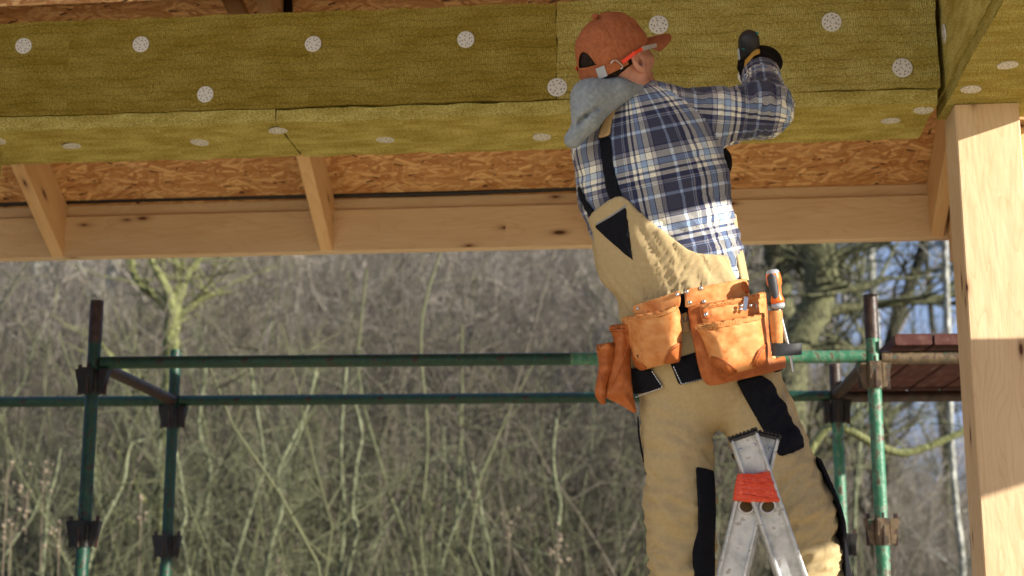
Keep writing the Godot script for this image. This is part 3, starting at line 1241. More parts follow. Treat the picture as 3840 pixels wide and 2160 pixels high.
func ladder() -> void:
	var base: Vector3 = Vector3(0.2326, 1.6894, -3.8047)
	var t := thing("stepladder", "worn aluminium stepladder with crossed rails bound in red tape under the worker", "ladder", Vector3(base.x, 0, base.z))
	var back := LEAN.z
	var deep := Vector3(0.026, 0, -0.40)
	for far in 2:
		var sh := deep * far
		var dz := 0.0
		var a0: Vector3 = Vector3(0.1929, 2.0043, -3.5792) + sh
		var a1: Vector3 = Vector3(0.2987, 1.6858, -3.6578) + sh
		var b0: Vector3 = Vector3(0.2460, 2.0092, -3.6193) + sh
		var b1: Vector3 = Vector3(0.1593, 1.6866, -3.6801) + sh
		var al: Vector3 = a0 + (a1 - a0) * (a0.y / (a0.y - a1.y))
		var bl: Vector3 = b0 + (b1 - b0) * (b0.y / (b0.y - b1.y))
		rail(t, a0, al, 0.066, 0.022, Vector3.BACK)
		rail(t, b0, bl, 0.066, 0.022, Vector3.BACK)
		for q in [[a0, al], [b0, bl]]:
			# ribbed black rubber end
			var d: Vector3 = (q[0] - q[1]).normalized()
			var sd := d.cross(Vector3.BACK).normalized()
			var g := Geo.new()
			g.bar(q[0] - d * 0.003, q[0] + d * 0.004, 0.070, 0.034, Vector3.BACK, 0.003)
			for k in 8:
				g.ball(q[0] + d * 0.005 + sd * (k - 3.5) * 0.0092, Vector3(0.0045, 0.006, 0.017), Basis(sd, d, Vector3.BACK), 8, 6)
			part("rubber_foot", g, M.black_plastic, t).position -= t.position
			g = Geo.new()
			for k in [-1, 1]:
				g.ball(q[0] - d * 0.028 + sd * k * 0.017 + Vector3(0, 0, 0.006), Vector3(0.0045, 0.0045, 0.002), Basis(), 8, 5)
			part("rivet", g, M.steel, t).position -= t.position
		# rungs run from this pair of rails to the other
		if far == 0:
			for leg in [[Vector3(0.2457, 1.8432, -3.6189), a0, al], [Vector3(0.1979, 1.8456, -3.6497), b0, bl]]:
				var d: Vector3 = (leg[2] - leg[1]).normalized()
				for k in 7:
					var c: Vector3 = leg[0] + d * 0.28 * k
					if c.y < 0.15:
						continue
					var g := Geo.new()
					g.tube([c + Vector3(0, 0, 0.014), c + deep], [0.0155, 0.0155], 14, false)
					var ring := []
					var rr := []
					var sd := d.cross(Vector3.BACK).normalized()
					for m in 21:
						var an := TAU * m / 20.0
						ring.append(c + Vector3(0, 0, 0.014) + sd * cos(an) * 0.0175 + d * sin(an) * 0.0155)
						rr.append(0.0032)
					g.tube(ring, rr, 6, false)
					part("rung", g, M.aluminium, t).position -= t.position
					g = Geo.new()
					g.lathe(c + Vector3(0, 0, 0.0128), Vector3.BACK, [Vector2(0.0145, 0.0), Vector2(0.0, 0.0006)], 14)
					part("rung_mouth", g, M.hole, t).position -= t.position
	# tape wound round the crossing
	var pts: Array = [Vector3(0.1781, 1.9177, -3.5758), Vector3(0.2145, 1.9169, -3.5795), Vector3(0.2510, 1.9246, -3.5814), Vector3(0.2567, 1.9051, -3.5862), Vector3(0.2641, 1.8817, -3.5919), Vector3(0.2744, 1.8534, -3.5990), Vector3(0.2417, 1.8528, -3.5959), Vector3(0.2053, 1.8539, -3.5921), Vector3(0.1674, 1.8597, -3.5872), Vector3(0.1701, 1.8817, -3.5828), Vector3(0.1744, 1.9023, -3.5787)]
	var g := Geo.new()
	var c := Vector3.ZERO
	for q in pts:
		c += q / pts.size()
	var ring := pts.size()
	for layer in 3:
		var lift := Vector3(0, 0, [-0.065, -0.004, 0.004][layer])
		var shrink: float = [1.0, 1.0, 0.9][layer]
		for q in pts:
			g.vert(c + (q - c) * shrink + lift, ((q - c).normalized() + Vector3(0, 0, [-0.4, 0.8, 3.0][layer])).normalized())
	for layer in 2:
		for k in ring:
			var a := layer * ring + k
			var b := layer * ring + (k + 1) % ring
			g.face(a, b, a + ring)
			g.face(b, b + ring, a + ring)
	var mid := g.vert(c + Vector3(0, 0, 0.008), Vector3.BACK)
	for k in ring:
		g.face(2 * ring + k, 2 * ring + (k + 1) % ring, mid)
	part("red_tape", g, M.tape, t).position -= t.position
	# crumpled laps of the tape
	for k in 5:
		var w := (k + 0.6) / 5.4
		var a: Vector3 = pts[0].lerp(pts[8], w)
		var b: Vector3 = pts[2].lerp(pts[5], clampf(w + 0.08 * sin(k * 2.1), 0.05, 0.97))
		g = Geo.new()
		g.tube([a + Vector3(0, 0, 0.002), a.lerp(b, 0.3) + Vector3(0, 0.002, 0.0075), a.lerp(b, 0.65) + Vector3(0, -0.002, 0.0075), b + Vector3(0, 0, 0.002)], [0.0016, 0.0022, 0.0018, 0.0014], 6)
		part("tape_lap", g, M.tape, t).position -= t.position


# ---------------------------------------------------------------- the worker
var torso: Array
var legs: Array


func head_at(q: Vector3) -> Vector3:
	return HC + HR * q.x + HU * q.y + HF * q.z


const HC := Vector3(-0.3924, 1.7262, -0.0000)
const HF := Vector3(0.6822, 0.4414, -0.5819)
const HU := Vector3(-0.3356, 0.8973, 0.2863)
const HR := Vector3(0.6486, 0.0, 0.7612)


func cap_at(a: float, e: float, off := 0.0) -> Vector3:
	# a from the forehead round past the right ear; e from band to crown
	var back := 0.5 - 0.5 * cos(a)
	var ce := pow(cos(e), 0.82)
	var f := 0.106 + off
	var q := Vector3(sin(a) * (0.088 + off) * ce, 0.028 - 0.016 * back * back * (1.0 - sin(e)) + sin(e) * (0.106 + off) * (1.0 + 0.05 * cos(a)), cos(a) * f * ce - 0.006 * sin(e))
	return head_at(q)


func grid(nu: int, nv: int, f: Callable, skip: Variant = null, closed_u := false) -> Geo:
	var g := Geo.new()
	for j in nv + 1:
		for k in nu + 1:
			g.vert(f.call(float(k) / nu, float(j) / nv), Vector3.ZERO, Vector2(float(k) / nu, float(j) / nv))
	for j in nv:
		for k in nu:
			if skip != null and skip.call((k + 0.5) / nu, (j + 0.5) / nv):
				continue
			var a := j * (nu + 1) + k
			g.i.append_array(PackedInt32Array([a, a + 1, a + nu + 1, a + 1, a + nu + 2, a + nu + 1]))
	smooth(g)
	if closed_u:
		for j in nv + 1:
			var a := j * (nu + 1)
			var s := (g.n[a] + g.n[a + nu]).normalized()
			g.n[a] = s
			g.n[a + nu] = s
	return g


func outward(g: Geo, c: Vector3) -> Geo:
	var s := 0.0
	for k in g.v.size():
		s += g.n[k].dot(g.v[k] - c)
	if s < 0.0:
		for k in range(0, g.i.size(), 3):
			var x := g.i[k]
			g.i[k] = g.i[k + 1]
			g.i[k + 1] = x
		for k in g.n.size():
			g.n[k] = -g.n[k]
	return g


func add(a: Geo, b: Geo) -> void:
	var o := a.v.size()
	a.v.append_array(b.v)
	a.n.append_array(b.n)
	a.t.append_array(b.t)
	for k in b.i:
		a.i.append(k + o)


static func ell(p: Vector3, r: Vector3) -> float:
	var k0 := (p / r).length()
	var k1 := (p / (r * r)).length()
	return k0 * (k0 - 1.0) / maxf(k1, 1e-4)


static func smin(a: float, b: float, k: float) -> float:
	var h := maxf(k - absf(a - b), 0.0)
	return minf(a, b) - h * h * 0.25 / k


func head_field(p: Vector3) -> float:
	var w := p - HC
	var q := Vector3(w.dot(HR), w.dot(HU), w.dot(HF))
	var d := ell(q - Vector3(0, 0.035, -0.008), Vector3(0.072, 0.089, 0.091))
	var m := Vector3(absf(q.x), q.y, q.z)
	if d > 0.11:
		return minf(d, neck.d(p)) - 0.02
	for b: Bone in face_bones:
		d = smin(d, b.d(m), 0.022)
	# eye sockets, nose and lips
	d = maxf(d, -(ell(m - Vector3(0.031, 0.012, 0.100), Vector3(0.018, 0.011, 0.016))))
	d = smin(d, nose.d(m), 0.010)
	d = smin(d, ell(m - Vector3(0.0, -0.012 - 0.026, 0.112), Vector3(0.016, 0.008, 0.010)), 0.008)
	d = smin(d, ell(q - Vector3(0, -0.060, 0.093), Vector3(0.024, 0.006, 0.011)), 0.006)
	d = smin(d, ell(q - Vector3(0, -0.072, 0.090), Vector3(0.021, 0.007, 0.011)), 0.006)
	d = smin(d, neck.d(p), 0.03)
	d = maxf(d, -ell(m - Vector3(0.078, -0.003, -0.001), Vector3(0.032, 0.0115, 0.0082)))
	return d


func ear_field(p: Vector3) -> float:
	# a tilted shell with a rolled rim, a hollow and a lobe
	var w := p - HC
	var m := Vector3(absf(w.dot(HR)), w.dot(HU), w.dot(HF))
	var e := m - Vector3(0.0785, 0.006, -0.006)
	e = Basis(Vector3.UP, 0.14) * e
	e = Basis(Vector3.RIGHT, 0.20) * e
	var shell := ell(e - Vector3(0.004, 0, 0), Vector3(0.0085, 0.034, 0.0205))
	var dish := ell(e - Vector3(0.0135, 0.006, 0.0015), Vector3(0.0150, 0.0250, 0.0135))
	shell = maxf(shell, -dish)
	shell = smin(shell, ell(e - Vector3(0.006, -0.004, 0.014), Vector3(0.006, 0.010, 0.0055)), 0.004)
	shell = smin(shell, ell(e - Vector3(0.005, 0.004, -0.002), Vector3(0.0045, 0.016, 0.0035)), 0.004)
	shell = maxf(shell, -ell(e - Vector3(0.008, -0.007, 0.004), Vector3(0.018, 0.0105, 0.0072)))
	shell = smin(shell, ell(e - Vector3(0.003, -0.029, 0.006), Vector3(0.0065, 0.010, 0.009)), 0.006)
	# root that joins it to the head
	return smin(shell, maxf(ell(m - Vector3(0.068, 0.002, -0.004), Vector3(0.014, 0.026, 0.009)), -ell(m - Vector3(0.080, -0.003, -0.001), Vector3(0.030, 0.0115, 0.0082))), 0.004)


var face_bones: Array
var nose: Bone
var neck: Bone


func dress(called: String, f: Callable, lo: Vector3, hi: Vector3, h: float, m: Material, parent: Node) -> MeshInstance3D:
	return part(called, surface(f, lo, hi, h), m, parent)


# a patch of cloth laid on a body: outline in the back plane, proud of the cloth below
func patch(called: String, outline: Array, base: Array, kk: float, proud: float, m: Material, parent: Node, h := 0.006, back := 0.0, steps := 2, folded := true) -> MeshInstance3D:
	var ps := rounded(outline, steps) if steps > 1 else PackedVector2Array(outline)
	var lo := Vector2(1e3, 1e3)
	var hi := -lo
	for q in ps:
		lo = lo.min(q)
		hi = hi.max(q)
	var plan := Plan.new(ps, h * 0.7, 0.03)
	var f := func(p: Vector3) -> float:
		var d := joined(base, p, kk) - proud
		d = maxf(d, back - p.z)
		if d > 0.05:
			return d
		return maxf(d, plan.at(Vector2(p.x, p.y)))
	var g := surface(f, Vector3(lo.x - h * 2, lo.y - h * 2, back - h * 2), Vector3(hi.x + h * 2, hi.y + h * 2, 0.36), h)
	if folded:
		creased(g, base)
	return part(called, g, m, parent)


func worker() -> void:
	var w := thing("person", "person in rust cap, blue plaid shirt and tan bib overalls drilling overhead", "person", FEET, LEAN)
	# bones of the clothed body
	var V := Vector3(-0.24, 0.0, 1.0)
	torso = [
		Bone.new(Vector3(-0.3148, 1.4933, -0.0200), Vector3(-0.2983, 1.4150, -0.0200), 0.1771, 0.1853, V, 1.42).at(0, Vector2(0.002, 0.005), Vector3(9, 2.4, 3.0)),
		Bone.new(Vector3(-0.2983, 1.4150, -0.0200), Vector3(-0.2520, 1.2295, -0.0100), 0.1853, 0.1705, V, 1.40).at(0, Vector2(0.006, 0.010), Vector3(11, 2.2, 8.0)),
		Bone.new(Vector3(-0.2520, 1.2295, -0.0100), Vector3(-0.2132, 1.1167, 0.0100), 0.1705, 0.1574, V, 1.34).at(0, Vector2(0.012, 0.013), Vector3(4, 6.0, 3)),
		Bone.new(Vector3(-0.4445, 1.5159, -0.0200), Vector3(-0.3407, 1.6304, -0.0300), 0.0474, 0.0516).at(0, Vector2(0.002, 0.002)),
		Bone.new(Vector3(-0.3407, 1.6201, -0.0300), Vector3(-0.2798, 1.6045, -0.0200), 0.0516, 0.0638).at(0, Vector2(0.002, 0.002)),
	]
	var arm_r := [
		Bone.new(Vector3(-0.2818, 1.6024, -0.0200), Vector3(-0.1446, 1.5933, -0.0300), 0.0721, 0.0754).at(1, Vector2(0.005, 0.008), Vector3(17, 1.2, 8)),
		Bone.new(Vector3(-0.1446, 1.5933, -0.0300), Vector3(-0.0051, 1.6193, -0.0500), 0.0743, 0.0695).at(1, Vector2(0.006, 0.011), Vector3(22, 1.0, 6)),
		Bone.new(Vector3(-0.0022, 1.6230, -0.0550), Vector3(0.0103, 1.7057, -0.1750), 0.0686, 0.0535).at(2, Vector2(0.012, 0.006), Vector3(26, 0.7, 4)),
	]
	var arm_l := [
		Bone.new(Vector3(-0.4351, 1.5199, -0.0400), Vector3(-0.3462, 1.4507, -0.2300), 0.0642, 0.0651).at(3, Vector2(0.002, 0.004)),
		Bone.new(Vector3(-0.3462, 1.4507, -0.2300), Vector3(-0.1220, 1.4856, -0.3300), 0.0629, 0.0466).at(4, Vector2(0.004, 0.004)),
	]
	arm_r[1].freq = arm_r[0].freq
	legs = [
		Bone.new(Vector3(-0.2193, 1.1321, 0.0100), Vector3(-0.1989, 1.0145, 0.0100), 0.1553, 0.1635, V, 1.25).at(5, Vector2(0.012, 0.004), Vector3(4, 7.0, 2)),
		Bone.new(Vector3(-0.1989, 1.0145, 0.0100), Vector3(-0.1785, 0.9379, 0.0100), 0.1635, 0.1533, V, 1.2).at(5, Vector2(0.003, 0.003), Vector3(6, 2, 2)),
		Bone.new(Vector3(-0.2469, 0.9430, 0.0100), Vector3(-0.2328, 0.5984, 0.0300), 0.0940, 0.0884).at(6, Vector2(0.003, 0.013), Vector3(12, 0.8, 14)),
		Bone.new(Vector3(-0.2328, 0.5984, 0.0300), Vector3(-0.2231, 0.1111, 0.0700), 0.0884, 0.0825).at(6, Vector2(0.012, 0.012), Vector3(14, 0.7, 12)),
		Bone.new(Vector3(-0.0824, 0.9379, 0.0100), Vector3(0.0677, 0.5840, 0.0700), 0.1022, 0.0875).at(7, Vector2(0.003, 0.014), Vector3(12, 0.8, -12)),
		Bone.new(Vector3(0.0637, 0.5840, 0.0700), Vector3(0.1623, 0.1111, 0.0700), 0.0926, 0.0724).at(7, Vector2(0.014, 0.013), Vector3(15, 0.7, -10)),
	]
	# --- the body under the clothes
	face_bones = [
		Bone.new(Vector3(0, 0.01, 0.042), Vector3(0, -0.07, 0.050), 0.056, 0.042),
		Bone.new(Vector3(0.052, -0.035, 0.012), Vector3(0.018, -0.092, 0.066), 0.022, 0.019),
		Bone.new(Vector3(0.0, -0.094, 0.072), Vector3(0.008, -0.092, 0.070), 0.018, 0.018),
		Bone.new(Vector3(0.0, 0.030, 0.082), Vector3(0.040, 0.028, 0.070), 0.014, 0.012),
		Bone.new(Vector3(0.044, -0.016, 0.068), Vector3(0.050, -0.014, 0.040), 0.018, 0.018),
	]
	nose = Bone.new(Vector3(0, 0.012, 0.098), Vector3(0, -0.030, 0.114), 0.009, 0.012)
	neck = Bone.new(head_at(Vector3(0, -0.045, -0.012)), Vector3(-0.3498, 1.6230, -0.0200), 0.056, 0.066)
	var flesh := [
		Bone.new(Vector3(-0.3148, 1.5077, -0.0200), Vector3(-0.2520, 1.2295, -0.0100), 0.1339, 0.1315, V, 1.5),
		Bone.new(Vector3(-0.2520, 1.2295, -0.0100), Vector3(-0.1928, 0.9941, 0.0100), 0.1315, 0.1328, V, 1.4),
		Bone.new(Vector3(-0.4342, 1.5232, -0.0200), Vector3(-0.2849, 1.6004, -0.0200), 0.0453, 0.0453),
		Bone.new(Vector3(-0.2849, 1.6004, -0.0200), Vector3(-0.0051, 1.6193, -0.0500), 0.0515, 0.0436),
		Bone.new(Vector3(-0.0051, 1.6193, -0.0500), Vector3(0.0160, 1.7456, -0.2300), 0.0436, 0.0304),
		Bone.new(Vector3(-0.4331, 1.5199, -0.0400), Vector3(-0.3462, 1.4507, -0.2300), 0.0497, 0.0455),
		Bone.new(Vector3(-0.3462, 1.4507, -0.2300), Vector3(-0.1220, 1.4856, -0.3300), 0.0455, 0.0311),
		Bone.new(Vector3(-0.2439, 0.9430, 0.0100), Vector3(-0.2277, 0.5984, 0.0300), 0.0777, 0.0590),
		Bone.new(Vector3(-0.2277, 0.5984, 0.0300), Vector3(-0.2177, 0.0920, 0.1100), 0.0590, 0.0398),
		Bone.new(Vector3(-0.0885, 0.9379, 0.0100), Vector3(0.0637, 0.5840, 0.0700), 0.0817, 0.0604),
		Bone.new(Vector3(0.0637, 0.5840, 0.0700), Vector3(0.1637, 0.0920, 0.1100), 0.0584, 0.0398),
		neck,
	]
	var lo := Vector3(-0.62, -0.1, -0.5)
	var body := surface(func(p: Vector3) -> float: return joined(flesh, p, 0.04), lo, Vector3(0.3, 1.75, 0.26), 0.014)
	add(body, surface(head_field, HC - Vector3(0.17, 0.19, 0.17), HC + Vector3(0.17, 0.15, 0.16), 0.0048))
	for sgn in [1.0, -1.0]:
		var ec := head_at(Vector3(0.078 * sgn, 0.004, -0.004))
		add(body, surface(func(p: Vector3) -> float: return ear_field(p) if (p - HC).dot(HR) * sgn > 0.0 else 1.0, ec - Vector3.ONE * 0.05, ec + Vector3.ONE * 0.05, 0.0024))
	part("body", body, M.skin, w)
	for s in [-1.0, 1.0]:
		var g := Geo.new()
		g.ball(head_at(Vector3(0.031 * s, 0.012, 0.084)), Vector3.ONE * 0.012)
		part("eye", g, M.grey_plastic, w)
	# hair: cropped, shown at the nape and in the cap's opening
	var hair := func(p: Vector3) -> float:
		var q := p - HC
		q = Vector3(q.dot(HR), q.dot(HU), q.dot(HF))
		var d := ell(q - Vector3(0, 0.034, -0.007), Vector3(0.0755, 0.090, 0.0925))
		d = smin(d, ell(q - Vector3(0, -0.015, -0.048), Vector3(0.055, 0.055, 0.046)), 0.02)
		d = maxf(d, q.z - 0.035 + maxf(0.0, -(q.y - 0.03)) * 1.1)
		return maxf(d, -(q.y - 0.004 - q.z * 0.25))
	part("hair", surface(hair, HC - Vector3.ONE * 0.14, HC + Vector3.ONE * 0.15, 0.005), M.hair, w)

	# --- cap
	var dent := noise(6.0, 3, 19)
	var dome := func(u: float, v: float) -> Vector3:
		var a := u * TAU
		var e := v * PI * 0.5
		var seam := absf(fposmod(u * 6.0 + 0.5, 1.0) - 0.5)
		var p := cap_at(a, e, 0.0)
		var out := -0.0014 * exp(-seam * seam * 900.0) + dent.get_noise_3dv(p * 3.2) * 0.0055 * sin(e * 2.0)
		return cap_at(a, e, out)
	var hole := func(u: float, v: float) -> bool:
		var x := (u - 0.5) / 0.066
		var y := v / 0.36
		return v > 0.13 and x * x + y * y < 1.0
	var cap := outward(grid(240, 72, dome, hole, true), head_at(Vector3(0, 0.05, 0)))
	var inner := outward(grid(60, 16, func(u: float, v: float) -> Vector3: return cap_at(u * TAU, v * PI * 0.5, -0.005), func(u: float, v: float) -> bool: return hole.call(u, v), true), head_at(Vector3(0, 0.05, 0)))
	var c := part("cap", cap, M.suede, w)
	var edge := []
	var er := []
	for k in 31:
		var a := lerpf(0.39, PI - 0.39, k / 30.0)
		edge.append(cap_at((0.5 + 0.066 * cos(a)) * TAU, 0.36 * sin(a) * PI * 0.5, 0.0005))
		er.append(0.0022)
	var eg := Geo.new()
	eg.tube(edge, er, 6)
	part("binding", eg, M.suede, c)
	part("lining", inner, M.black_cloth, c)
	var brim := func(u: float, v: float) -> Vector3:
		# v runs over the top to the tip and back below
		var x := u * 2.0 - 1.0
		var a := x * 1.22
		var out := 1.0 - absf(v * 2.0 - 1.0)
		var th := 0.0022 if v < 0.5 else -0.0022
		if v == 0.5:
			th = 0.0
		var e := sin(minf(out * 1.05, 1.0) * PI * 0.5)
		var wide := 0.088 * sin(a) * (1.0 + 0.02 * e)
		var far := 0.106 * cos(a) + 0.094 * e * pow(maxf(cos(x * 1.45), 0.0), 0.34)
		var y := 0.030 - 0.018 * e - 0.012 * x * x * e + th
		return head_at(Vector3(wide, y, far - 0.002))
	part("brim", outward(grid(36, 20, brim), head_at(Vector3(0, 0.012, 0.13))), M.suede, c)
	var g := Geo.new()
	var ring := []
	var rr := []
	for k in 25:
		var u := lerpf(-1, 1, k / 24.0)
		ring.append(cap_at(u * 1.2, 0.03, 0.0015))
		rr.append(0.0022)
	g.tube(ring, rr, 6)
	g.ball(cap_at(0.0, PI * 0.5, 0.002) - HF * 0.012, Vector3(0.010, 0.006, 0.010), Basis(HR, HU, HF))
	part("button", g, M.suede, c)
	# band at the back with its slide and hook
	var strap := func(u: float, v: float) -> Vector3:
		var a := lerpf(deg_to_rad(112), deg_to_rad(252), u)
		return cap_at(a, 0.0, 0.0035 - 0.0005 * absf(v - 0.5)) + HU * lerpf(-0.011, 0.013, v)
	part("strap", outward(grid(40, 4, strap), HC), M.suede, c)
	var slide := func(u: float, v: float) -> Vector3:
		return cap_at(lerpf(deg_to_rad(146), deg_to_rad(160), u), 0.0, 0.0065) + HU * lerpf(-0.013, 0.015, v)
	part("slide", outward(grid(8, 3, slide), HC), M.grey_plastic, c)
	g = Geo.new()
	g.tube([cap_at(deg_to_rad(136), 0, 0.006) + HU * 0.013, cap_at(deg_to_rad(132), 0, 0.009) + HU * 0.017, cap_at(deg_to_rad(128), 0, 0.009) + HU * 0.015, cap_at(deg_to_rad(122), 0, 0.008) - HU * 0.006, cap_at(deg_to_rad(123), 0, 0.008) - HU * 0.010, cap_at(deg_to_rad(126), 0, 0.006) - HU * 0.011], [0.0016, 0.0016, 0.0016, 0.0016, 0.0016, 0.0016], 8)
	part("hook", g, M.steel, c)

	# --- safety glasses
	var gl := Node3D.new()
	gl.name = "safety_glasses"
	w.add_child(gl)
	for s in [1.0, -1.0]:
		g = Geo.new()
		var up := HU
		g.bar(head_at(Vector3(0.0850 * s, 0.022, -0.060)), head_at(Vector3(0.0955 * s, 0.030, -0.020)), 0.003, 0.0105, up, 0.001)
		g.bar(head_at(Vector3(0.0955 * s, 0.030, -0.020)), head_at(Vector3(0.0935 * s, 0.030, 0.012)), 0.003, 0.0085, up, 0.001)
		part("temple", g, M.red_arm, gl)
		g = Geo.new()
		g.bar(head_at(Vector3(0.0925 * s, 0.030, 0.012)), head_at(Vector3(0.080 * s, 0.016, 0.078)), 0.003, 0.011, up, 0.001)
		part("clear_temple", g, M.clear_plastic, gl)
	var glass := mat(Color(0.9, 0.95, 0.95, 0.16), 0.05)
	glass.transparency = BaseMaterial3D.TRANSPARENCY_ALPHA
	var pane := func(u: float, v: float) -> Vector3:
		var x := u * 2.0 - 1.0
		return head_at(Vector3(x * 0.081, lerpf(-0.026, 0.030, v) * (1.0 - 0.15 * x * x), 0.122 - 0.044 * x * x - 0.006 * absf(v - 0.5)))
	part("lens", outward(grid(24, 8, pane), HC), glass, gl)

	# --- hood of the sweater, bunched at the neck
	var roll := [
		Bone.new(Vector3(-0.3432, 1.6604, 0.0250), Vector3(-0.3965, 1.6539, 0.0600), 0.0173, 0.0272),
		Bone.new(Vector3(-0.3965, 1.6539, 0.0600), Vector3(-0.4664, 1.6326, 0.0850), 0.0272, 0.0371),
		Bone.new(Vector3(-0.4661, 1.6332, 0.0800), Vector3(-0.4831, 1.5948, 0.1000), 0.0371, 0.0300),
		Bone.new(Vector3(-0.3370, 1.6586, -0.0000), Vector3(-0.2939, 1.6649, -0.0900), 0.0225, 0.0210),
		Bone.new(Vector3(-0.4610, 1.6307, 0.0600), Vector3(-0.4429, 1.6557, -0.0500), 0.0404, 0.0353),
	]
	var pouch := [
		Bone.new(Vector3(-0.4042, 1.6224, 0.0700), Vector3(-0.4689, 1.5814, 0.0950), 0.0121, 0.0270),
		Bone.new(Vector3(-0.4729, 1.5774, 0.0950), Vector3(-0.5097, 1.5279, 0.0900), 0.0300, 0.0240),
	]
	var crease: Array = [Vector3(-0.3836, 1.6243, 0.1350), Vector3(-0.4144, 1.6176, 0.1350), Vector3(-0.4490, 1.6022, 0.1350), Vector3(-0.4779, 1.5839, 0.1350), Vector3(-0.4923, 1.5704, 0.1350), Vector3(-0.4967, 1.5608, 0.1350)]
	var lip: Array = [Vector3(-0.3833, 1.6268, 0.1300), Vector3(-0.4179, 1.6201, 0.1300), Vector3(-0.4488, 1.6037, 0.1300)]
	var hood_f := func(p: Vector3) -> float:
		var d := smin(joined(roll, p, 0.04), joined(pouch, p, 0.03), 0.020)
		if d < 0.03:
			for k in crease.size() - 1:
				var a: Vector3 = crease[k]
				var b: Vector3 = crease[k + 1]
				var t := clampf((p - a).dot(b - a) / (b - a).length_squared(), 0, 1)
				var q := p - a.lerp(b, t)
				q.z *= 0.22
				d = -smin(-d, q.length() - 0.0015 - 0.0045 * float(k + t) / crease.size(), 0.010)
		return d
	var hg := surface(hood_f, Vector3(-0.5475, 1.4871, -0.0200) - Vector3(0, 0, 0.12), Vector3(-0.2794, 1.7045, 0.0800) + Vector3(0, 0, 0.16), 0.0055)
	for b: Bone in roll + pouch:
		b.at(9, Vector2(0.0015, 0.0015), Vector3(5, 0.8, 3))
	creased(hg, roll + pouch)
	var hood := part("hood", hg, M.hood, w)
	g = Geo.new()
	g.tube([Vector3(-0.5110, 1.5693, 0.1450), Vector3(-0.5120, 1.5597, 0.1450), Vector3(-0.5072, 1.5482, 0.1450), Vector3(-0.4976, 1.5415, 0.1450), Vector3(-0.4918, 1.5444, 0.1450)], [0.0008, 0.0009, 0.0009, 0.0009, 0.0008], 5)
	part("seam", g, M.thread_grey, hood)

	# --- shirt
	var shirt_bones := torso + arm_r + arm_l
	var shirt_f := func(p: Vector3) -> float:
		var d := smin(joined(torso, p, 0.06), minf(joined(arm_r, p, 0.035), joined(arm_l, p, 0.04)), 0.022)
		return maxf(d, Vector3(-0.2440, 1.1728, 0.0300).y - p.y)
	var sg := surface(shirt_f, Vector3(-0.60, 0.85, -0.50), Vector3(0.22, 1.82, 0.26), 0.0085)
	creased(sg, shirt_bones)
	var shirt := part("shirt", laid(sg, shirt_bones, 0.168, 0.155), M.plaid, w)
	# cuff of the right sleeve
	var cuff_b := [Bone.new(Vector3(0.0114, 1.7120, -0.1820), Vector3(0.0141, 1.7331, -0.2180), 0.0529, 0.0512).at(2, Vector2(0.001, 0.001))]
	var cd: Vector3 = (cuff_b[0].b - cuff_b[0].a).normalized()
	var cuff_f := func(p: Vector3) -> float:
		var b: Bone = cuff_b[0]
		var q := p - b.a
		var t := q.dot(cd)
		return maxf(maxf((q - cd * t).length() - 0.0525, -t), t - b.len)
	part("cuff", laid(surface(cuff_f, cuff_b[0].a - Vector3.ONE * 0.09, cuff_b[0].b + Vector3.ONE * 0.09, 0.005), cuff_b, 0.168, 0.12), M.plaid, shirt)

	# --- overalls
	var yoke := rounded([Vector2(-0.4155, 1.3775), Vector2(-0.4006, 1.3835), Vector2(-0.3857, 1.3849), Vector2(-0.3708, 1.3715), Vector2(-0.3291, 1.3298), Vector2(-0.2784, 1.2911), Vector2(-0.2337, 1.2553), Vector2(-0.2039, 1.2404), Vector2(-0.1592, 1.2368), Vector2(-0.1205, 1.2344), Vector2(-0.1115, 1.1957), Vector2(-0.0877, 1.1510), Vector2(-0.0698, 1.0616), Vector2(-0.1294, 1.0020), Vector2(-0.3678, 1.0318), Vector2(-0.3857, 1.1212), Vector2(-0.4095, 1.1480), Vector2(-0.4304, 1.1704), Vector2(-0.4423, 1.2017), Vector2(-0.4498, 1.2404), Vector2(-0.4542, 1.2911), Vector2(-0.4656, 1.3238), Vector2(-0.4662, 1.3358), Vector2(-0.4513, 1.3522)], 2)
	var yoke_plan := Plan.new(yoke, 0.006, 0.05)
	var calm := []
	for k in 3:
		var q: Bone = torso[k]
		var f: Bone = Bone.new(q.a, q.b, q.ra, q.rb, q.fx, q.k)
		f.at(8, [Vector2(0.001, 0.001), Vector2(0.001, 0.004), Vector2(0.008, 0.010)][k], [Vector3(3, 3, 0), Vector3(1.5, 4.5, 1.5), Vector3(1.5, 6, 1.5)][k])
		calm.append(f)
	var all_bones: Array = calm.slice(1, 3) + legs
	var trouser_f := func(p: Vector3) -> float:
		var d := joined(legs.slice(0, 2), p, 0.05)
		var a := joined(legs.slice(2, 4), p, 0.03)
		var b := joined(legs.slice(4, 6), p, 0.03)
		d = smin(d, minf(a, b), 0.022)
		if p.y > Vector3(-0.2440, 1.0152, 0.0300).y:
			var t := joined(torso, p, 0.06) - 0.014
			t = maxf(t, yoke_plan.at(Vector2(p.x, p.y)))
			d = smin(d, t, 0.012)
		return maxf(d, 0.075 - p.y)
	var og := surface(trouser_f, Vector3(-0.50, 0.03, -0.28), Vector3(0.34, 1.45, 0.26), 0.0085)
	creased(og, all_bones)
	var ov := part("overalls", og, M.canvas, w)
	# front strap that shows along his right side
	g = Geo.new()
	var strap_line := [Vector3(-0.0953, 1.3471, 0.0000), Vector3(-0.0929, 1.2894, 0.0400), Vector3(-0.0848, 1.2382, 0.0600), Vector3(-0.0732, 1.1726, 0.0700)]
	for k in 3:
		g.bar(strap_line[k], strap_line[k + 1], 0.034, 0.006, Vector3(0.75, 0.1, 0.65), 0.002)
	part("side_strap", g, M.canvas, ov)
	# dark panels, all raised cloth
	var T := torso
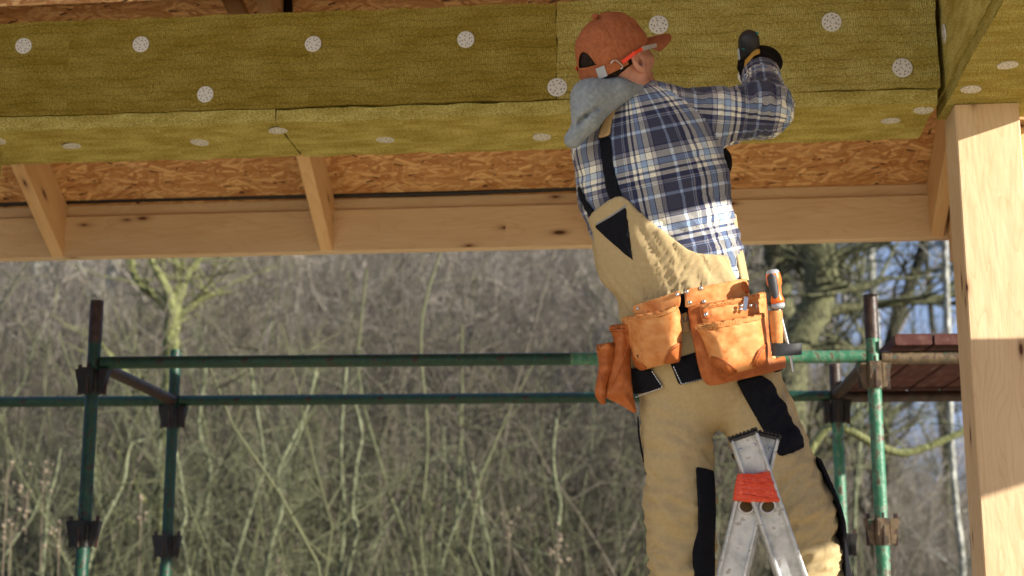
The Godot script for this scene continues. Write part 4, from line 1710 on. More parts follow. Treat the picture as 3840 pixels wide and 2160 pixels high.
	patch("back_panel", [Vector2(-0.4533, 1.3100), Vector2(-0.3775, 1.3576), Vector2(-0.3722, 1.3234), Vector2(-0.3680, 1.2996), Vector2(-0.3668, 1.2699), Vector2(-0.3627, 1.2431), Vector2(-0.3573, 1.2179), Vector2(-0.3864, 1.2446), Vector2(-0.4221, 1.2788)], calm, 0.06, 0.0185, M.black_cloth, ov, 0.0045, 0.0, 1)
	g = Geo.new()
	g.tube([Vector3(-0.4546, 1.3106, 0.1620), Vector3(-0.4156, 1.3330, 0.1670), Vector3(-0.3793, 1.3575, 0.1670)], [0.0022, 0.0022, 0.0022], 6)
	part("piping", g, M.thread_grey, ov)
	var lb: Array = legs
	patch("right_pocket_flap", [Vector2(-0.2698, 0.9642), Vector2(-0.2492, 0.9804), Vector2(-0.2049, 0.9951), Vector2(-0.1843, 0.9273), Vector2(-0.2462, 0.9105)], lb, 0.05, 0.008, M.black_cloth, ov, 0.005, 0.0, 1)
	patch("left_pocket_flap", [Vector2(-0.3700, 0.9454), Vector2(-0.3181, 0.9519), Vector2(-0.2840, 0.9044), Vector2(-0.3596, 0.8766), Vector2(-0.3685, 0.8979)], lb, 0.05, 0.008, M.black_cloth, ov, 0.005, 0.0, 1)
	patch("thigh_panel", [Vector2(-0.1032, 0.9210), Vector2(-0.0361, 0.9353), Vector2(0.0027, 0.9061), Vector2(0.0235, 0.8638), Vector2(0.0533, 0.8074), Vector2(0.0751, 0.7550), Vector2(0.0021, 0.7332), Vector2(-0.0421, 0.8074), Vector2(-0.0778, 0.8727)], lb, 0.05, 0.007, M.black_cloth, ov, 0.006, 0.0, 1)
	patch("knee_panel", [Vector2(-0.2021, 0.7058), Vector2(-0.1747, 0.6991), Vector2(-0.1510, 0.6900), Vector2(-0.1504, 0.6291), Vector2(-0.1519, 0.4317), Vector2(-0.1519, 0.1728), Vector2(-0.2021, 0.1728), Vector2(-0.2097, 0.4317), Vector2(-0.2122, 0.4922), Vector2(-0.2052, 0.5227), Vector2(-0.1973, 0.5500), Vector2(-0.1991, 0.6291)], lb, 0.05, 0.009, M.black_cloth, ov, 0.006, 0.0, 1, false)
	patch("shin_panel", [Vector2(0.1030, 0.7242), Vector2(0.1189, 0.7236), Vector2(0.1413, 0.6570), Vector2(0.1734, 0.5652), Vector2(0.1917, 0.4735), Vector2(0.1948, 0.1677), Vector2(0.1734, 0.1677), Vector2(0.1688, 0.4429), Vector2(0.1657, 0.4888), Vector2(0.1581, 0.5805), Vector2(0.1367, 0.6417)], lb, 0.05, 0.012, M.black_cloth, ov, 0.006, -0.02, 1, false)
	# stitching on the panels, pocket slit
	for line in [[Vector3(-0.3189, 0.9482, 0.1750), Vector3(-0.2924, 0.9084, 0.1750), Vector3(-0.3602, 0.8834, 0.1750)], [Vector3(-0.2680, 0.9610, 0.1950), Vector3(-0.2475, 0.9171, 0.1950), Vector3(-0.1933, 0.9317, 0.1950)], [Vector3(0.0030, 0.8993, 0.1700), Vector3(0.0207, 0.8580, 0.1700), Vector3(0.0487, 0.8019, 0.1700), Vector3(0.0635, 0.7665, 0.1700)]]:
		dashes(line, M.thread_grey, ov, 0.0009)
	g = Geo.new()
	g.tube([Vector3(-0.3422, 0.8260, 0.0450), Vector3(-0.3397, 0.7811, 0.0450), Vector3(-0.3320, 0.7347, 0.0450), Vector3(-0.3196, 0.6775, 0.0450)], [0.002, 0.003, 0.003, 0.002], 6)
	part("pocket_slit", g, M.black_cloth, ov)
	# shoulder straps
	patch("tan_strap", [Vector2(-0.3958, 1.6134), Vector2(-0.4083, 1.6076), Vector2(-0.4179, 1.6018), Vector2(-0.4266, 1.5902), Vector2(-0.4334, 1.5748), Vector2(-0.4401, 1.5537), Vector2(-0.4449, 1.5325), Vector2(-0.4295, 1.5354), Vector2(-0.4141, 1.5417), Vector2(-0.4126, 1.5614), Vector2(-0.4093, 1.5787), Vector2(-0.4025, 1.5980)], T, 0.06, 0.010, M.strap_tan, ov, 0.0045, 0.0, 1)
	patch("black_strap", [Vector2(-0.4417, 1.5325), Vector2(-0.4131, 1.5369), Vector2(-0.4110, 1.4967), Vector2(-0.4078, 1.4639), Vector2(-0.3976, 1.4192), Vector2(-0.3857, 1.3805), Vector2(-0.4155, 1.3715), Vector2(-0.4274, 1.4133), Vector2(-0.4340, 1.4490), Vector2(-0.4379, 1.4937)], T, 0.06, 0.008, M.black_cloth, ov, 0.005, 0.0, 1)
	patch("black_strap", [Vector2(-0.4966, 1.4175), Vector2(-0.4912, 1.4160), Vector2(-0.4761, 1.3814), Vector2(-0.4521, 1.3467), Vector2(-0.4641, 1.3317), Vector2(-0.4822, 1.3663), Vector2(-0.4927, 1.3949)], T, 0.06, 0.010, M.black_cloth, ov, 0.005, -0.03, 1)
	patch("waist_label", [Vector2(-0.2492, 1.0880), Vector2(-0.2270, 1.0939), Vector2(-0.2211, 1.0438), Vector2(-0.2418, 1.0408)], lb, 0.05, 0.009, M.strap_tan, ov, 0.004, 0.0, 1)
	var tm := TextMesh.new()
	var fnt := SystemFont.new()
	fnt.font_names = PackedStringArray(["Droid Sans"])
	fnt.font_weight = 700
	tm.font = fnt
	tm.text = "LA"
	tm.font_size = 32
	tm.pixel_size = 0.00048
	tm.depth = 0.002
	var txt := part("printed_letters", tm, M.black_cloth, ov)
	txt.position = Vector3(-0.2361, 1.0756, 0.1930)
	txt.rotation = Vector3(0, -0.1, 0.21)
	# --- boots on the rungs
	for q in [[Vector3(-0.2135, 0.0842, 0.1000), Vector3(-0.2094, -0.0147, -0.0500)], [Vector3(0.1698, 0.0842, 0.1000), Vector3(0.2315, -0.0147, -0.0500)]]:
		var bb := [Bone.new(q[0], q[0] + Vector3(0, -0.055, 0.01), 0.052, 0.05), Bone.new(q[0] + Vector3(0, -0.06, 0.02), q[1], 0.045, 0.042)]
		part("boot", surface(func(p: Vector3) -> float: return joined(bb, p, 0.03), q[0] - Vector3(0.15, 0.2, 0.3), q[0] + Vector3(0.15, 0.1, 0.15), 0.01), M.black_cloth, w)
	gloves(w)


func fingers(chains: Array, palm: Array, h: float) -> Geo:
	var lo := Vector3.ONE * 1e3
	var hi := -lo
	for c in chains + palm:
		for b: Bone in (c if c is Array else [c]):
			lo = lo.min(b.a.min(b.b))
			hi = hi.max(b.a.max(b.b))
	var f := func(p: Vector3) -> float:
		var d := joined(palm, p, 0.02)
		for c in chains:
			d = smin(d, joined(c, p, 0.004), 0.006)
		return d
	return surface(f, lo - Vector3.ONE * 0.06, hi + Vector3.ONE * 0.06, h)


func chain(pts: Array, r0: float, r1: float) -> Array:
	var out := []
	for k in pts.size() - 1:
		out.append(Bone.new(pts[k], pts[k + 1], lerpf(r0, r1, float(k) / (pts.size() - 1)), lerpf(r0, r1, float(k + 1) / (pts.size() - 1))))
	return out


func gloves(w: Node3D) -> void:
	# right hand closed round the grip of the drill
	var palm := [
		Bone.new(Vector3(0.0220, 1.7557, -0.2400), Vector3(0.0252, 1.7843, -0.3000), 0.040, 0.040),
		Bone.new(Vector3(0.0434, 1.7828, -0.2900), Vector3(0.0168, 1.7910, -0.3300), 0.034, 0.030),
		Bone.new(Vector3(0.0598, 1.7710, -0.2700), Vector3(0.0484, 1.7895, -0.3200), 0.022, 0.030),
	]
	var ch := [
		chain([Vector3(0.0223, 1.7998, -0.3300), Vector3(0.0079, 1.8097, -0.3800), Vector3(-0.0127, 1.8014, -0.3700)], 0.0125, 0.0105),
		chain([Vector3(0.0309, 1.7828, -0.3350), Vector3(0.0121, 1.7879, -0.3850), Vector3(-0.0127, 1.7813, -0.3700), Vector3(-0.0195, 1.7724, -0.3400)], 0.0125, 0.0105),
		chain([Vector3(0.0332, 1.7628, -0.3350), Vector3(0.0113, 1.7647, -0.3800), Vector3(-0.0116, 1.7611, -0.3700), Vector3(-0.0172, 1.7546, -0.3400)], 0.0122, 0.010),
		chain([Vector3(0.0285, 1.7429, -0.3200), Vector3(0.0097, 1.7443, -0.3700), Vector3(-0.0097, 1.7418, -0.3600), Vector3(-0.0143, 1.7365, -0.3300)], 0.0115, 0.0095),
		chain([Vector3(0.0062, 1.7594, -0.2500), Vector3(-0.0154, 1.7615, -0.2650), Vector3(-0.0240, 1.7637, -0.2950), Vector3(-0.0210, 1.7821, -0.3300)], 0.0185, 0.0125),
	]
	var g := part("glove", fingers(ch, palm, 0.0045), M.glove, w)
	# yellow strip over the web of the thumb
	var strip := PackedVector2Array([Vector2(-0.0122, 1.8033), Vector2(-0.0023, 1.8069), Vector2(0.0181, 1.8096), Vector2(0.0114, 1.7897), Vector2(-0.0023, 1.7851), Vector2(-0.0113, 1.7751), Vector2(-0.0177, 1.7624), Vector2(-0.0222, 1.7488), Vector2(-0.0268, 1.7588), Vector2(-0.0241, 1.7733), Vector2(-0.0168, 1.7860), Vector2(-0.0059, 1.7969)])
	strip = rounded(strip, 2)
	var strip_plan := Plan.new(strip, 0.0025, 0.02)
	var f := func(p: Vector3) -> float:
		var d := joined(palm + ch[4], p, 0.02) - 0.0035
		d = maxf(d, strip_plan.at(Vector2(p.x, p.y)))
		return maxf(d, Vector3(0.0184, 1.7813, -0.3400).z - p.z)
	part("yellow_strip", surface(f, Vector3(-0.0261, 1.7479, -0.3400) - Vector3(0.02, 0.02, 0.0), Vector3(0.0213, 1.8129, -0.1900), 0.0035), M.glove_yellow, g)
	# left hand, in front of the chest with a fixing
	var lp := [Bone.new(Vector3(-0.1120, 1.4856, -0.3300), Vector3(-0.0862, 1.5008, -0.3400), 0.030, 0.036), Bone.new(Vector3(-0.0862, 1.5008, -0.3400), Vector3(-0.0771, 1.5173, -0.3500), 0.036, 0.028)]
	var lc := [
		chain([Vector3(-0.0773, 1.5142, -0.3400), Vector3(-0.0682, 1.5318, -0.3500), Vector3(-0.0735, 1.5427, -0.3600)], 0.0115, 0.0095),
		chain([Vector3(-0.0735, 1.5136, -0.3600), Vector3(-0.0587, 1.5302, -0.3700), Vector3(-0.0640, 1.5423, -0.3800)], 0.0115, 0.0095),
		chain([Vector3(-0.0707, 1.5086, -0.3800), Vector3(-0.0536, 1.5207, -0.3900), Vector3(-0.0567, 1.5351, -0.4000)], 0.0115, 0.0095),
		chain([Vector3(-0.0716, 1.5004, -0.3900), Vector3(-0.0544, 1.5057, -0.4000), Vector3(-0.0530, 1.5201, -0.4100)], 0.011, 0.009),
		chain([Vector3(-0.0912, 1.5070, -0.3200), Vector3(-0.0841, 1.5209, -0.3150), Vector3(-0.0768, 1.5324, -0.3200)], 0.013, 0.0105),
	]
	part("glove", fingers(lc, lp, 0.0045), M.glove, w)


func dashes(pts: Array, m: Material, parent: Node, r := 0.001, step := 0.0065) -> void:
	var g := Geo.new()
	for k in pts.size() - 1:
		var a: Vector3 = pts[k]
		var b: Vector3 = pts[k + 1]
		var l := (b - a).length()
		var c := maxi(int(l / step), 1)
		for j in c:
			g.tube([a.lerp(b, (j + 0.12) / c), a.lerp(b, (j + 0.82) / c)], [r, r], 4)
	var o := part("stitching", g, m, parent)
	o.set_meta("kind", "stuff")


# ---------------------------------------------------------------- belt with its pouches
func hip(x: float, y: float) -> float:
	# surface of his back at that place, leaning with him
	var c := -0.196 + (y - 1.10) * -0.26
	var u := clampf((x - c) / 0.20, -0.97, 0.97)
	return 0.026 + 0.142 * sqrt(1.0 - u * u)


var host := {}     # the last pouch built: what lies on it follows its front


func bulged(p: Vector2, h: Dictionary) -> float:
	var d2: float = h.plan.at(p)
	var q := clampf(-d2 / 0.034, 0.0, 1.0)
	if d2 < 0.0:
		q = maxf(q, clampf(-h.plan.at(p - Vector2(0, 0.034)) / 0.034, 0.0, 1.0))
	q = q * (2.0 - q)
	return h.bulge * q + h.wob.get_noise_2d(p.x, p.y) * 0.003


func front(p: Vector2, h: Dictionary) -> float:
	return hip(p.x, p.y) + h.level + h.th + bulged(p, h)


func slab(called: String, pts: Array, level: float, th: float, bulge: float, m: Material, parent: Node, on := {}, h := 0.0042, steps := 3) -> MeshInstance3D:
	# a piece of leather cut to an outline; on: the pouch it is sewn on
	var ps := rounded(pts, steps)
	var lo := Vector2(1e3, 1e3)
	var hi := -lo
	for q in ps:
		lo = lo.min(q)
		hi = hi.max(q)
	var me := {"plan": Plan.new(ps, h * 0.6, 0.04), "level": level, "th": th, "bulge": bulge, "wob": noise(11.0, 3, int(absf(lo.x) * 1000.0))}
	var zlo := 1e3
	var zhi := -1e3
	for ky in 7:
		for kx in 7:
			var q := Vector2(lerpf(lo.x, hi.x, kx / 6.0), lerpf(lo.y, hi.y, ky / 6.0))
			var z := front(q, on) + level if on else hip(q.x, q.y) + level
			zlo = minf(zlo, z)
			zhi = maxf(zhi, z)
	var f := func(p: Vector3) -> float:
		var q := Vector2(p.x, p.y)
		var d2: float = me.plan.at(q)
		var z0 := 0.0
		var bl := 0.0
		if on:
			z0 = front(q, on) + level
		else:
			z0 = hip(p.x, p.y) + level
			bl = bulged(q, me)
		var slope := absf(hip(p.x + 0.002, p.y) - hip(p.x - 0.002, p.y)) / 0.004
		var steep := sqrt(1.0 + slope * slope)
		var w := (absf(p.z - z0 - bl * 0.5) - absf(bl) * 0.5) / steep - th
		var r := 0.0022
		var a := d2 + r
		var b := w + r
		return Vector2(maxf(a, 0.0), maxf(b, 0.0)).length() + minf(maxf(a, b), 0.0) - r
	var e := Vector3.ONE * h * 3.0
	if not on:
		host = me
	return part(called, surface(f, Vector3(lo.x, lo.y, zlo - th * 3.0) - e, Vector3(hi.x, hi.y, zhi + th * 3.0 + bulge) + e, h), m, parent)


func sewn(pts: Array, h: Dictionary, lift := 0.0015) -> Array:
	var out := []
	for k in pts.size() - 1:
		for j in 4:
			var q: Vector2 = (pts[k] as Vector2).lerp(pts[k + 1], j / 4.0)
			out.append(Vector3(q.x, q.y, front(q, h) + lift))
	var z: Vector2 = pts[-1]
	out.append(Vector3(z.x, z.y, front(z, h) + lift))
	return out


func on_hip(pts: Array, level: float) -> Array:
	var out := []
	for q: Vector2 in pts:
		out.append(Vector3(q.x, q.y, hip(q.x, q.y) + level))
	return out


func stud(q: Vector2, level: float, parent: Node, r := 0.0045) -> void:
	var g := Geo.new()
	g.ball(Vector3(q.x, q.y, hip(q.x, q.y) + level), Vector3(r, r, r * 0.5), Basis(), 10, 6)
	part("rivet", g, M.steel, parent)


func belt() -> void:
	var off: Vector3 = Vector3(-0.2101, 1.0782, 0.1300)
	var t := thing("tool_belt", "orange leather tool belt with pouches round the worker's waist", "tool belt", FEET + LEAN * off, LEAN)
	var root := Node3D.new()
	root.free()
	var before := t.get_child_count()
	# webbing all round
	var web := func(u: float, v: float) -> Vector3:
		var a := u * TAU
		var c: Vector3 = Vector3(-0.1989, 1.1249, 0.0100)
		return c + Vector3(sin(a) * 0.138, sin(a) * 0.034, cos(a) * 0.140) + Vector3(-0.25, 0.97, 0) * lerpf(-0.026, 0.024, v)
	part("webbing", outward(grid(60, 4, web, null, true), Vector3(-0.1989, 1.1249, 0.0100)), M.black_cloth, t)
	# belt panels
	slab("left_panel", [Vector2(-0.3619, 1.1086), Vector2(-0.3220, 1.1234), Vector2(-0.2865, 1.1346), Vector2(-0.2472, 1.1470), Vector2(-0.2498, 1.1041), Vector2(-0.3043, 1.0893), Vector2(-0.3501, 1.0849), Vector2(-0.3590, 1.0893)], 0.004, 0.003, 0.0, M.leather, t)
	slab("right_panel", [Vector2(-0.2382, 1.1494), Vector2(-0.1898, 1.1588), Vector2(-0.1369, 1.1682), Vector2(-0.0797, 1.1770), Vector2(-0.0724, 1.1412), Vector2(-0.0783, 1.1207), Vector2(-0.1604, 1.1119), Vector2(-0.2323, 1.1025), Vector2(-0.2367, 1.1207)], 0.006, 0.003, 0.0, M.leather, t)
	dashes(on_hip([Vector2(-0.2191, 1.1485), Vector2(-0.1663, 1.1594), Vector2(-0.1223, 1.1667), Vector2(-0.0827, 1.1729)], 0.0095), M.thread, t)
	dashes(on_hip([Vector2(-0.3545, 1.1071), Vector2(-0.3043, 1.1242), Vector2(-0.2599, 1.1396)], 0.0075), M.thread, t)
	for q in [Vector2(-0.2561, 1.1367), Vector2(-0.1979, 1.1523), Vector2(-0.2332, 1.1435), Vector2(-0.2253, 1.1170), Vector2(-0.1908, 1.1191)]:
		stud(q, 0.0105, t, 0.0052)
	stud([Vector2(-0.3486, 1.1014)][0], 0.009, t)
	# leather loop at the right end of the belt
	slab("belt_loop", [Vector2(-0.0944, 1.1676), Vector2(-0.0871, 1.1711), Vector2(-0.0789, 1.1676), Vector2(-0.0724, 1.1412), Vector2(-0.0827, 1.1397), Vector2(-0.0929, 1.1500)], 0.013, 0.004, 0.0, M.leather_dark, t)

	# middle pouch
	var mp := slab("middle_pouch", [Vector2(-0.3862, 1.0759), Vector2(-0.3591, 1.0853), Vector2(-0.3238, 1.0912), Vector2(-0.2885, 1.1000), Vector2(-0.2591, 1.1112), Vector2(-0.2494, 1.0912), Vector2(-0.2458, 1.0500), Vector2(-0.2438, 1.0088), Vector2(-0.2503, 0.9720), Vector2(-0.2767, 0.9661), Vector2(-0.3062, 0.9573), Vector2(-0.3379, 0.9464), Vector2(-0.3509, 0.9544), Vector2(-0.3591, 0.9852), Vector2(-0.3673, 1.0147), Vector2(-0.3738, 1.0441)], 0.014, 0.006, 0.030, M.leather, t)
	var mh := host
	slab("rim", [Vector2(-0.3881, 1.0749), Vector2(-0.3599, 1.0854), Vector2(-0.3247, 1.0919), Vector2(-0.2895, 1.1007), Vector2(-0.2596, 1.1124), Vector2(-0.2584, 1.0978), Vector2(-0.2895, 1.0854), Vector2(-0.3247, 1.0772), Vector2(-0.3599, 1.0693), Vector2(-0.3857, 1.0643)], 0.001, 0.003, 0.0, M.leather, mp, mh)
	slab("corner_patch", [Vector2(-0.3643, 0.9901), Vector2(-0.3482, 0.9740), Vector2(-0.3247, 0.9528), Vector2(-0.3394, 0.9452), Vector2(-0.3523, 0.9546)], 0.0030, 0.0034, 0.0, M.leather_dark, mp, mh, 0.003)
	slab("corner_patch", [Vector2(-0.2443, 1.0224), Vector2(-0.2631, 1.0150), Vector2(-0.2778, 1.0033), Vector2(-0.2880, 0.9828), Vector2(-0.2889, 0.9646), Vector2(-0.2514, 0.9704), Vector2(-0.2467, 0.9945)], 0.0030, 0.0034, 0.0, M.leather_dark, mp, mh, 0.003)
	dashes(sewn([Vector2(-0.3732, 1.0706), Vector2(-0.3324, 1.0785), Vector2(-0.3090, 1.0835), Vector2(-0.2857, 1.0902), Vector2(-0.2652, 1.0975)], mh, 0.005), M.thread, mp)
	dashes(sewn([Vector2(-0.2565, 1.0114), Vector2(-0.2725, 1.0012), Vector2(-0.2827, 0.9837), Vector2(-0.2851, 0.9705)], mh, 0.0075), M.thread_dark, mp)

	# right pouch: a long leather back, an inner pocket and an outer one
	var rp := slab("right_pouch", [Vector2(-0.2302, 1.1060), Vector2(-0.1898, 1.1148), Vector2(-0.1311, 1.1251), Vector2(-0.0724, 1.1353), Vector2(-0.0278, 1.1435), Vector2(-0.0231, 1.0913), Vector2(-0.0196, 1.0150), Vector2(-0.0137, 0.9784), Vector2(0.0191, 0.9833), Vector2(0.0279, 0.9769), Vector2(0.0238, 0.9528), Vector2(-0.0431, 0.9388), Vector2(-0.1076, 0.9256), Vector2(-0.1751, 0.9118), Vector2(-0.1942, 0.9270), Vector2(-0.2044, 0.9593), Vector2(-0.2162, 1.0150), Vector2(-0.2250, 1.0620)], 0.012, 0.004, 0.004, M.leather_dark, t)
	slab("inner_pocket", [Vector2(-0.2028, 1.1077), Vector2(-0.1631, 1.1185), Vector2(-0.1047, 1.1290), Vector2(-0.0324, 1.1427), Vector2(-0.0283, 1.0975), Vector2(-0.0347, 1.0741), Vector2(-0.1047, 1.0712), Vector2(-0.1689, 1.0625), Vector2(-0.1923, 1.0625)], 0.020, 0.004, 0.012, M.leather, rp)
	var ih := host
	slab("rim", [Vector2(-0.2040, 1.1092), Vector2(-0.1631, 1.1202), Vector2(-0.1047, 1.1308), Vector2(-0.0312, 1.1442), Vector2(-0.0306, 1.1290), Vector2(-0.1047, 1.1150), Vector2(-0.1631, 1.1057), Vector2(-0.2005, 1.0969)], 0.001, 0.003, 0.0, M.leather, rp, ih)
	slab("outer_pocket", [Vector2(-0.2151, 1.0621), Vector2(-0.1790, 1.0691), Vector2(-0.1353, 1.0767), Vector2(-0.0830, 1.0845), Vector2(-0.0364, 1.0924), Vector2(-0.0335, 1.0482), Vector2(-0.0306, 0.9899), Vector2(-0.0349, 0.9661), Vector2(-0.0713, 0.9556), Vector2(-0.1062, 0.9463), Vector2(-0.1417, 0.9358), Vector2(-0.1601, 0.9448), Vector2(-0.1726, 0.9608), Vector2(-0.1848, 0.9958), Vector2(-0.1994, 1.0336)], 0.030, 0.004, 0.034, M.leather, rp)
	var oh := host
	slab("rim", [Vector2(-0.2174, 1.0618), Vector2(-0.1803, 1.0705), Vector2(-0.1368, 1.0780), Vector2(-0.0845, 1.0862), Vector2(-0.0375, 1.0943), Vector2(-0.0369, 1.0789), Vector2(-0.0845, 1.0693), Vector2(-0.1368, 1.0600), Vector2(-0.1803, 1.0513), Vector2(-0.2140, 1.0490)], 0.001, 0.003, 0.0, M.leather, rp, oh)
	slab("corner_patch", [Vector2(-0.1809, 0.9881), Vector2(-0.1513, 0.9817), Vector2(-0.1281, 0.9672), Vector2(-0.1101, 0.9469), Vector2(-0.1440, 0.9352), Vector2(-0.1623, 0.9445), Vector2(-0.1739, 0.9614)], 0.0030, 0.0034, 0.0, M.leather_dark, rp, oh, 0.003)
	slab("corner_patch", [Vector2(-0.0323, 1.0200), Vector2(-0.0497, 1.0122), Vector2(-0.0642, 1.0005), Vector2(-0.0735, 0.9817), Vector2(-0.0764, 0.9561), Vector2(-0.0358, 0.9666), Vector2(-0.0311, 0.9904)], 0.0030, 0.0034, 0.0, M.leather_dark, rp, oh, 0.003)
	for line in [[Vector2(-0.2064, 1.0557), Vector2(-0.1513, 1.0653), Vector2(-0.0932, 1.0746), Vector2(-0.0410, 1.0833)], [Vector2(-0.2093, 1.0595), Vector2(-0.1513, 1.0693), Vector2(-0.0932, 1.0786), Vector2(-0.0410, 1.0885)]]:
		dashes(sewn(line, oh, 0.005), M.thread, rp)
	dashes(sewn([Vector2(-0.1965, 1.1064), Vector2(-0.1499, 1.1157), Vector2(-0.0917, 1.1256), Vector2(-0.0364, 1.1360)], ih, 0.005), M.thread, rp)
	dashes(sewn([Vector2(-0.1701, 0.9831), Vector2(-0.1498, 0.9773), Vector2(-0.1324, 0.9643), Vector2(-0.1159, 0.9469)], oh, 0.0075), M.thread_dark, rp)
	dashes(sewn([Vector2(-0.0381, 1.0136), Vector2(-0.0569, 1.0005), Vector2(-0.0677, 0.9788), Vector2(-0.0706, 0.9614)], oh, 0.0075), M.thread_dark, rp)
	# tab with rivet, spring clip
	slab("tab", [Vector2(-0.2021, 1.1007), Vector2(-0.1832, 1.1042), Vector2(-0.1797, 1.0789), Vector2(-0.1977, 1.0757)], 0.040, 0.003, 0.0, M.leather_dark, rp)
	stud([Vector2(-0.1902, 1.0879)][0], 0.044, rp, 0.0055)
	var cl: Array = on_hip([Vector2(-0.0875, 1.1312), Vector2(-0.0933, 1.0979), Vector2(-0.1020, 1.1095), Vector2(-0.1034, 1.1008), Vector2(-0.0774, 1.1095), Vector2(-0.0673, 1.1153), Vector2(-0.0600, 1.1095), Vector2(-0.0644, 1.1037)], 0.046)
	var g := Geo.new()
	g.bar(cl[0], cl[1], 0.0105, 0.003, Vector3.BACK, 0.001)
	g.tube([cl[4], cl[5], cl[6], cl[7]], [0.0022, 0.0022, 0.0022, 0.0022], 6)
	for k in [2, 3, 4]:
		g.ball(cl[k], Vector3.ONE * 0.0045, Basis(), 8, 6)
	part("clip", g, M.steel, rp)
	# narrow tool tube at the right edge
	var tt: Array = [Vector3(-0.0167, 1.0978, 0.1900), Vector3(-0.0131, 1.0561, 0.1900), Vector3(-0.0123, 1.0186, 0.1900)]
	g = Geo.new()
	g.tube(tt, [0.0165, 0.0165, 0.0135], 16)
	part("tool_tube", g, M.leather, rp)
	# dark grey loop that holds a hammer
	var loop := func(u: float, v: float) -> Vector3:
		var a := u * TAU
		var c: Vector3 = Vector3(0.0100, 1.0026, 0.1950)
		var r := 1.0
		var x := cos(a) * 0.037
		return c + Vector3(x, x * 0.05 + lerpf(-0.0145, 0.0145, v), sin(a) * 0.020)
	part("hammer_loop", outward(grid(36, 4, loop, null, true), Vector3(0.0100, 1.0026, 0.1950)), M.dark_rubber, rp)
	slab("loop_seat", [Vector2(-0.0120, 0.9485), Vector2(0.0145, 0.9544), Vector2(0.0160, 0.9470), Vector2(-0.0105, 0.9411)], 0.006, 0.005, 0.0, M.black_cloth, rp)

	# two deep pouches on his left side; his shade is put into their darker leather
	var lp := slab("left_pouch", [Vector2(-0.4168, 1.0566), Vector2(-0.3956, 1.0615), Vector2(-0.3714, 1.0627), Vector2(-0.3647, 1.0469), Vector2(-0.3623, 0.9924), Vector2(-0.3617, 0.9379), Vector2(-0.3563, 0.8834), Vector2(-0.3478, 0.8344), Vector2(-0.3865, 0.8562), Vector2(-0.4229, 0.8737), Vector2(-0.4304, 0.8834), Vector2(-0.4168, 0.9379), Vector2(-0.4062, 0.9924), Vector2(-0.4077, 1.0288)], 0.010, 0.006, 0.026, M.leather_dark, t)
	var lh := host
	slab("rim", [Vector2(-0.4190, 1.0563), Vector2(-0.3963, 1.0629), Vector2(-0.3706, 1.0641), Vector2(-0.3685, 1.0412), Vector2(-0.3933, 1.0427), Vector2(-0.4159, 1.0388)], 0.001, 0.003, 0.0, M.leather_dark, lp, lh)
	dashes(sewn([Vector2(-0.4151, 1.0475), Vector2(-0.3940, 1.0511), Vector2(-0.3714, 1.0499)], lh, 0.005), M.thread_dark, lp)
	g = Geo.new()
	var sl := sewn([Vector2(-0.3654, 1.0234), Vector2(-0.3789, 0.9842), Vector2(-0.3940, 0.9451), Vector2(-0.4121, 0.9029), Vector2(-0.4226, 0.8803)], lh, 0.0005)
	var sr := []
	sr.resize(sl.size())
	sr.fill(0.002)
	g.tube(sl, sr, 6)
	part("seam", g, M.leather_dark, lp)
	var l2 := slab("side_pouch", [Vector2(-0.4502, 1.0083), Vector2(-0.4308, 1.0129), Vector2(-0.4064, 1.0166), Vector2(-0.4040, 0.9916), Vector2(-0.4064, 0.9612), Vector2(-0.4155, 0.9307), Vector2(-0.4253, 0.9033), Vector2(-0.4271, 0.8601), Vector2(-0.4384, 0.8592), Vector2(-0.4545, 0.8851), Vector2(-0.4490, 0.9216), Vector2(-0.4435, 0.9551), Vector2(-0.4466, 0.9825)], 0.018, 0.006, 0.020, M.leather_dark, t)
	var sh := host
	slab("rim", [Vector2(-0.4520, 1.0078), Vector2(-0.4314, 1.0133), Vector2(-0.4059, 1.0181), Vector2(-0.4052, 1.0011), Vector2(-0.4314, 0.9975), Vector2(-0.4496, 0.9935)], 0.001, 0.003, 0.0, M.leather_dark, l2, sh)
	g = Geo.new()
	sl = sewn([Vector2(-0.4447, 0.9379), Vector2(-0.4320, 0.9349), Vector2(-0.4198, 0.9289)], sh, 0.0005)
	sr.resize(sl.size())
	sr.fill(0.0014)
	g.tube(sl, sr, 6)
	part("seam", g, M.leather_dark, l2)
	for o in t.get_children():
		o.position -= off

	# a screwdriver in the tube
	off = Vector3(-0.0183, 1.1525, 0.1950)
	var s := thing("screwdriver", "orange and grey screwdriver standing in the right pouch of the tool belt", "screwdriver", FEET + LEAN * off, LEAN)
	var top: Vector3 = [Vector3(-0.0260, 1.1989, 0.1950)][0]
	var low: Vector3 = [Vector3(-0.0093, 1.1025, 0.1950)][0]
	var ax := (top - low).normalized()
	var l := (top - low).length()
	g = Geo.new()
	g.lathe(low, ax, [Vector2(0.0, 0.014), Vector2(0.016, 0.014), Vector2(0.0165, 0.022), Vector2(0.0125, 0.034), Vector2(0.0145, 0.055), Vector2(0.0180, l * 0.62), Vector2(0.0185, l * 0.80), Vector2(0.0165, l * 0.90)], 20)
	part("handle", g, M.orange_plastic, s)
	g = Geo.new()
	g.lathe(low, ax, [Vector2(0.0165, l * 0.90), Vector2(0.0155, l * 0.95), Vector2(0.0115, l * 0.99), Vector2(0.0, l)], 20)
	part("grey_end", g, M.grey_plastic, s)
	g = Geo.new()
	g.lathe(low, ax, [Vector2(0.0, 0.0), Vector2(0.013, 0.0), Vector2(0.0165, 0.006), Vector2(0.0162, 0.014), Vector2(0.0, 0.014)], 20)
	part("ferrule", g, M.grey_plastic, s)
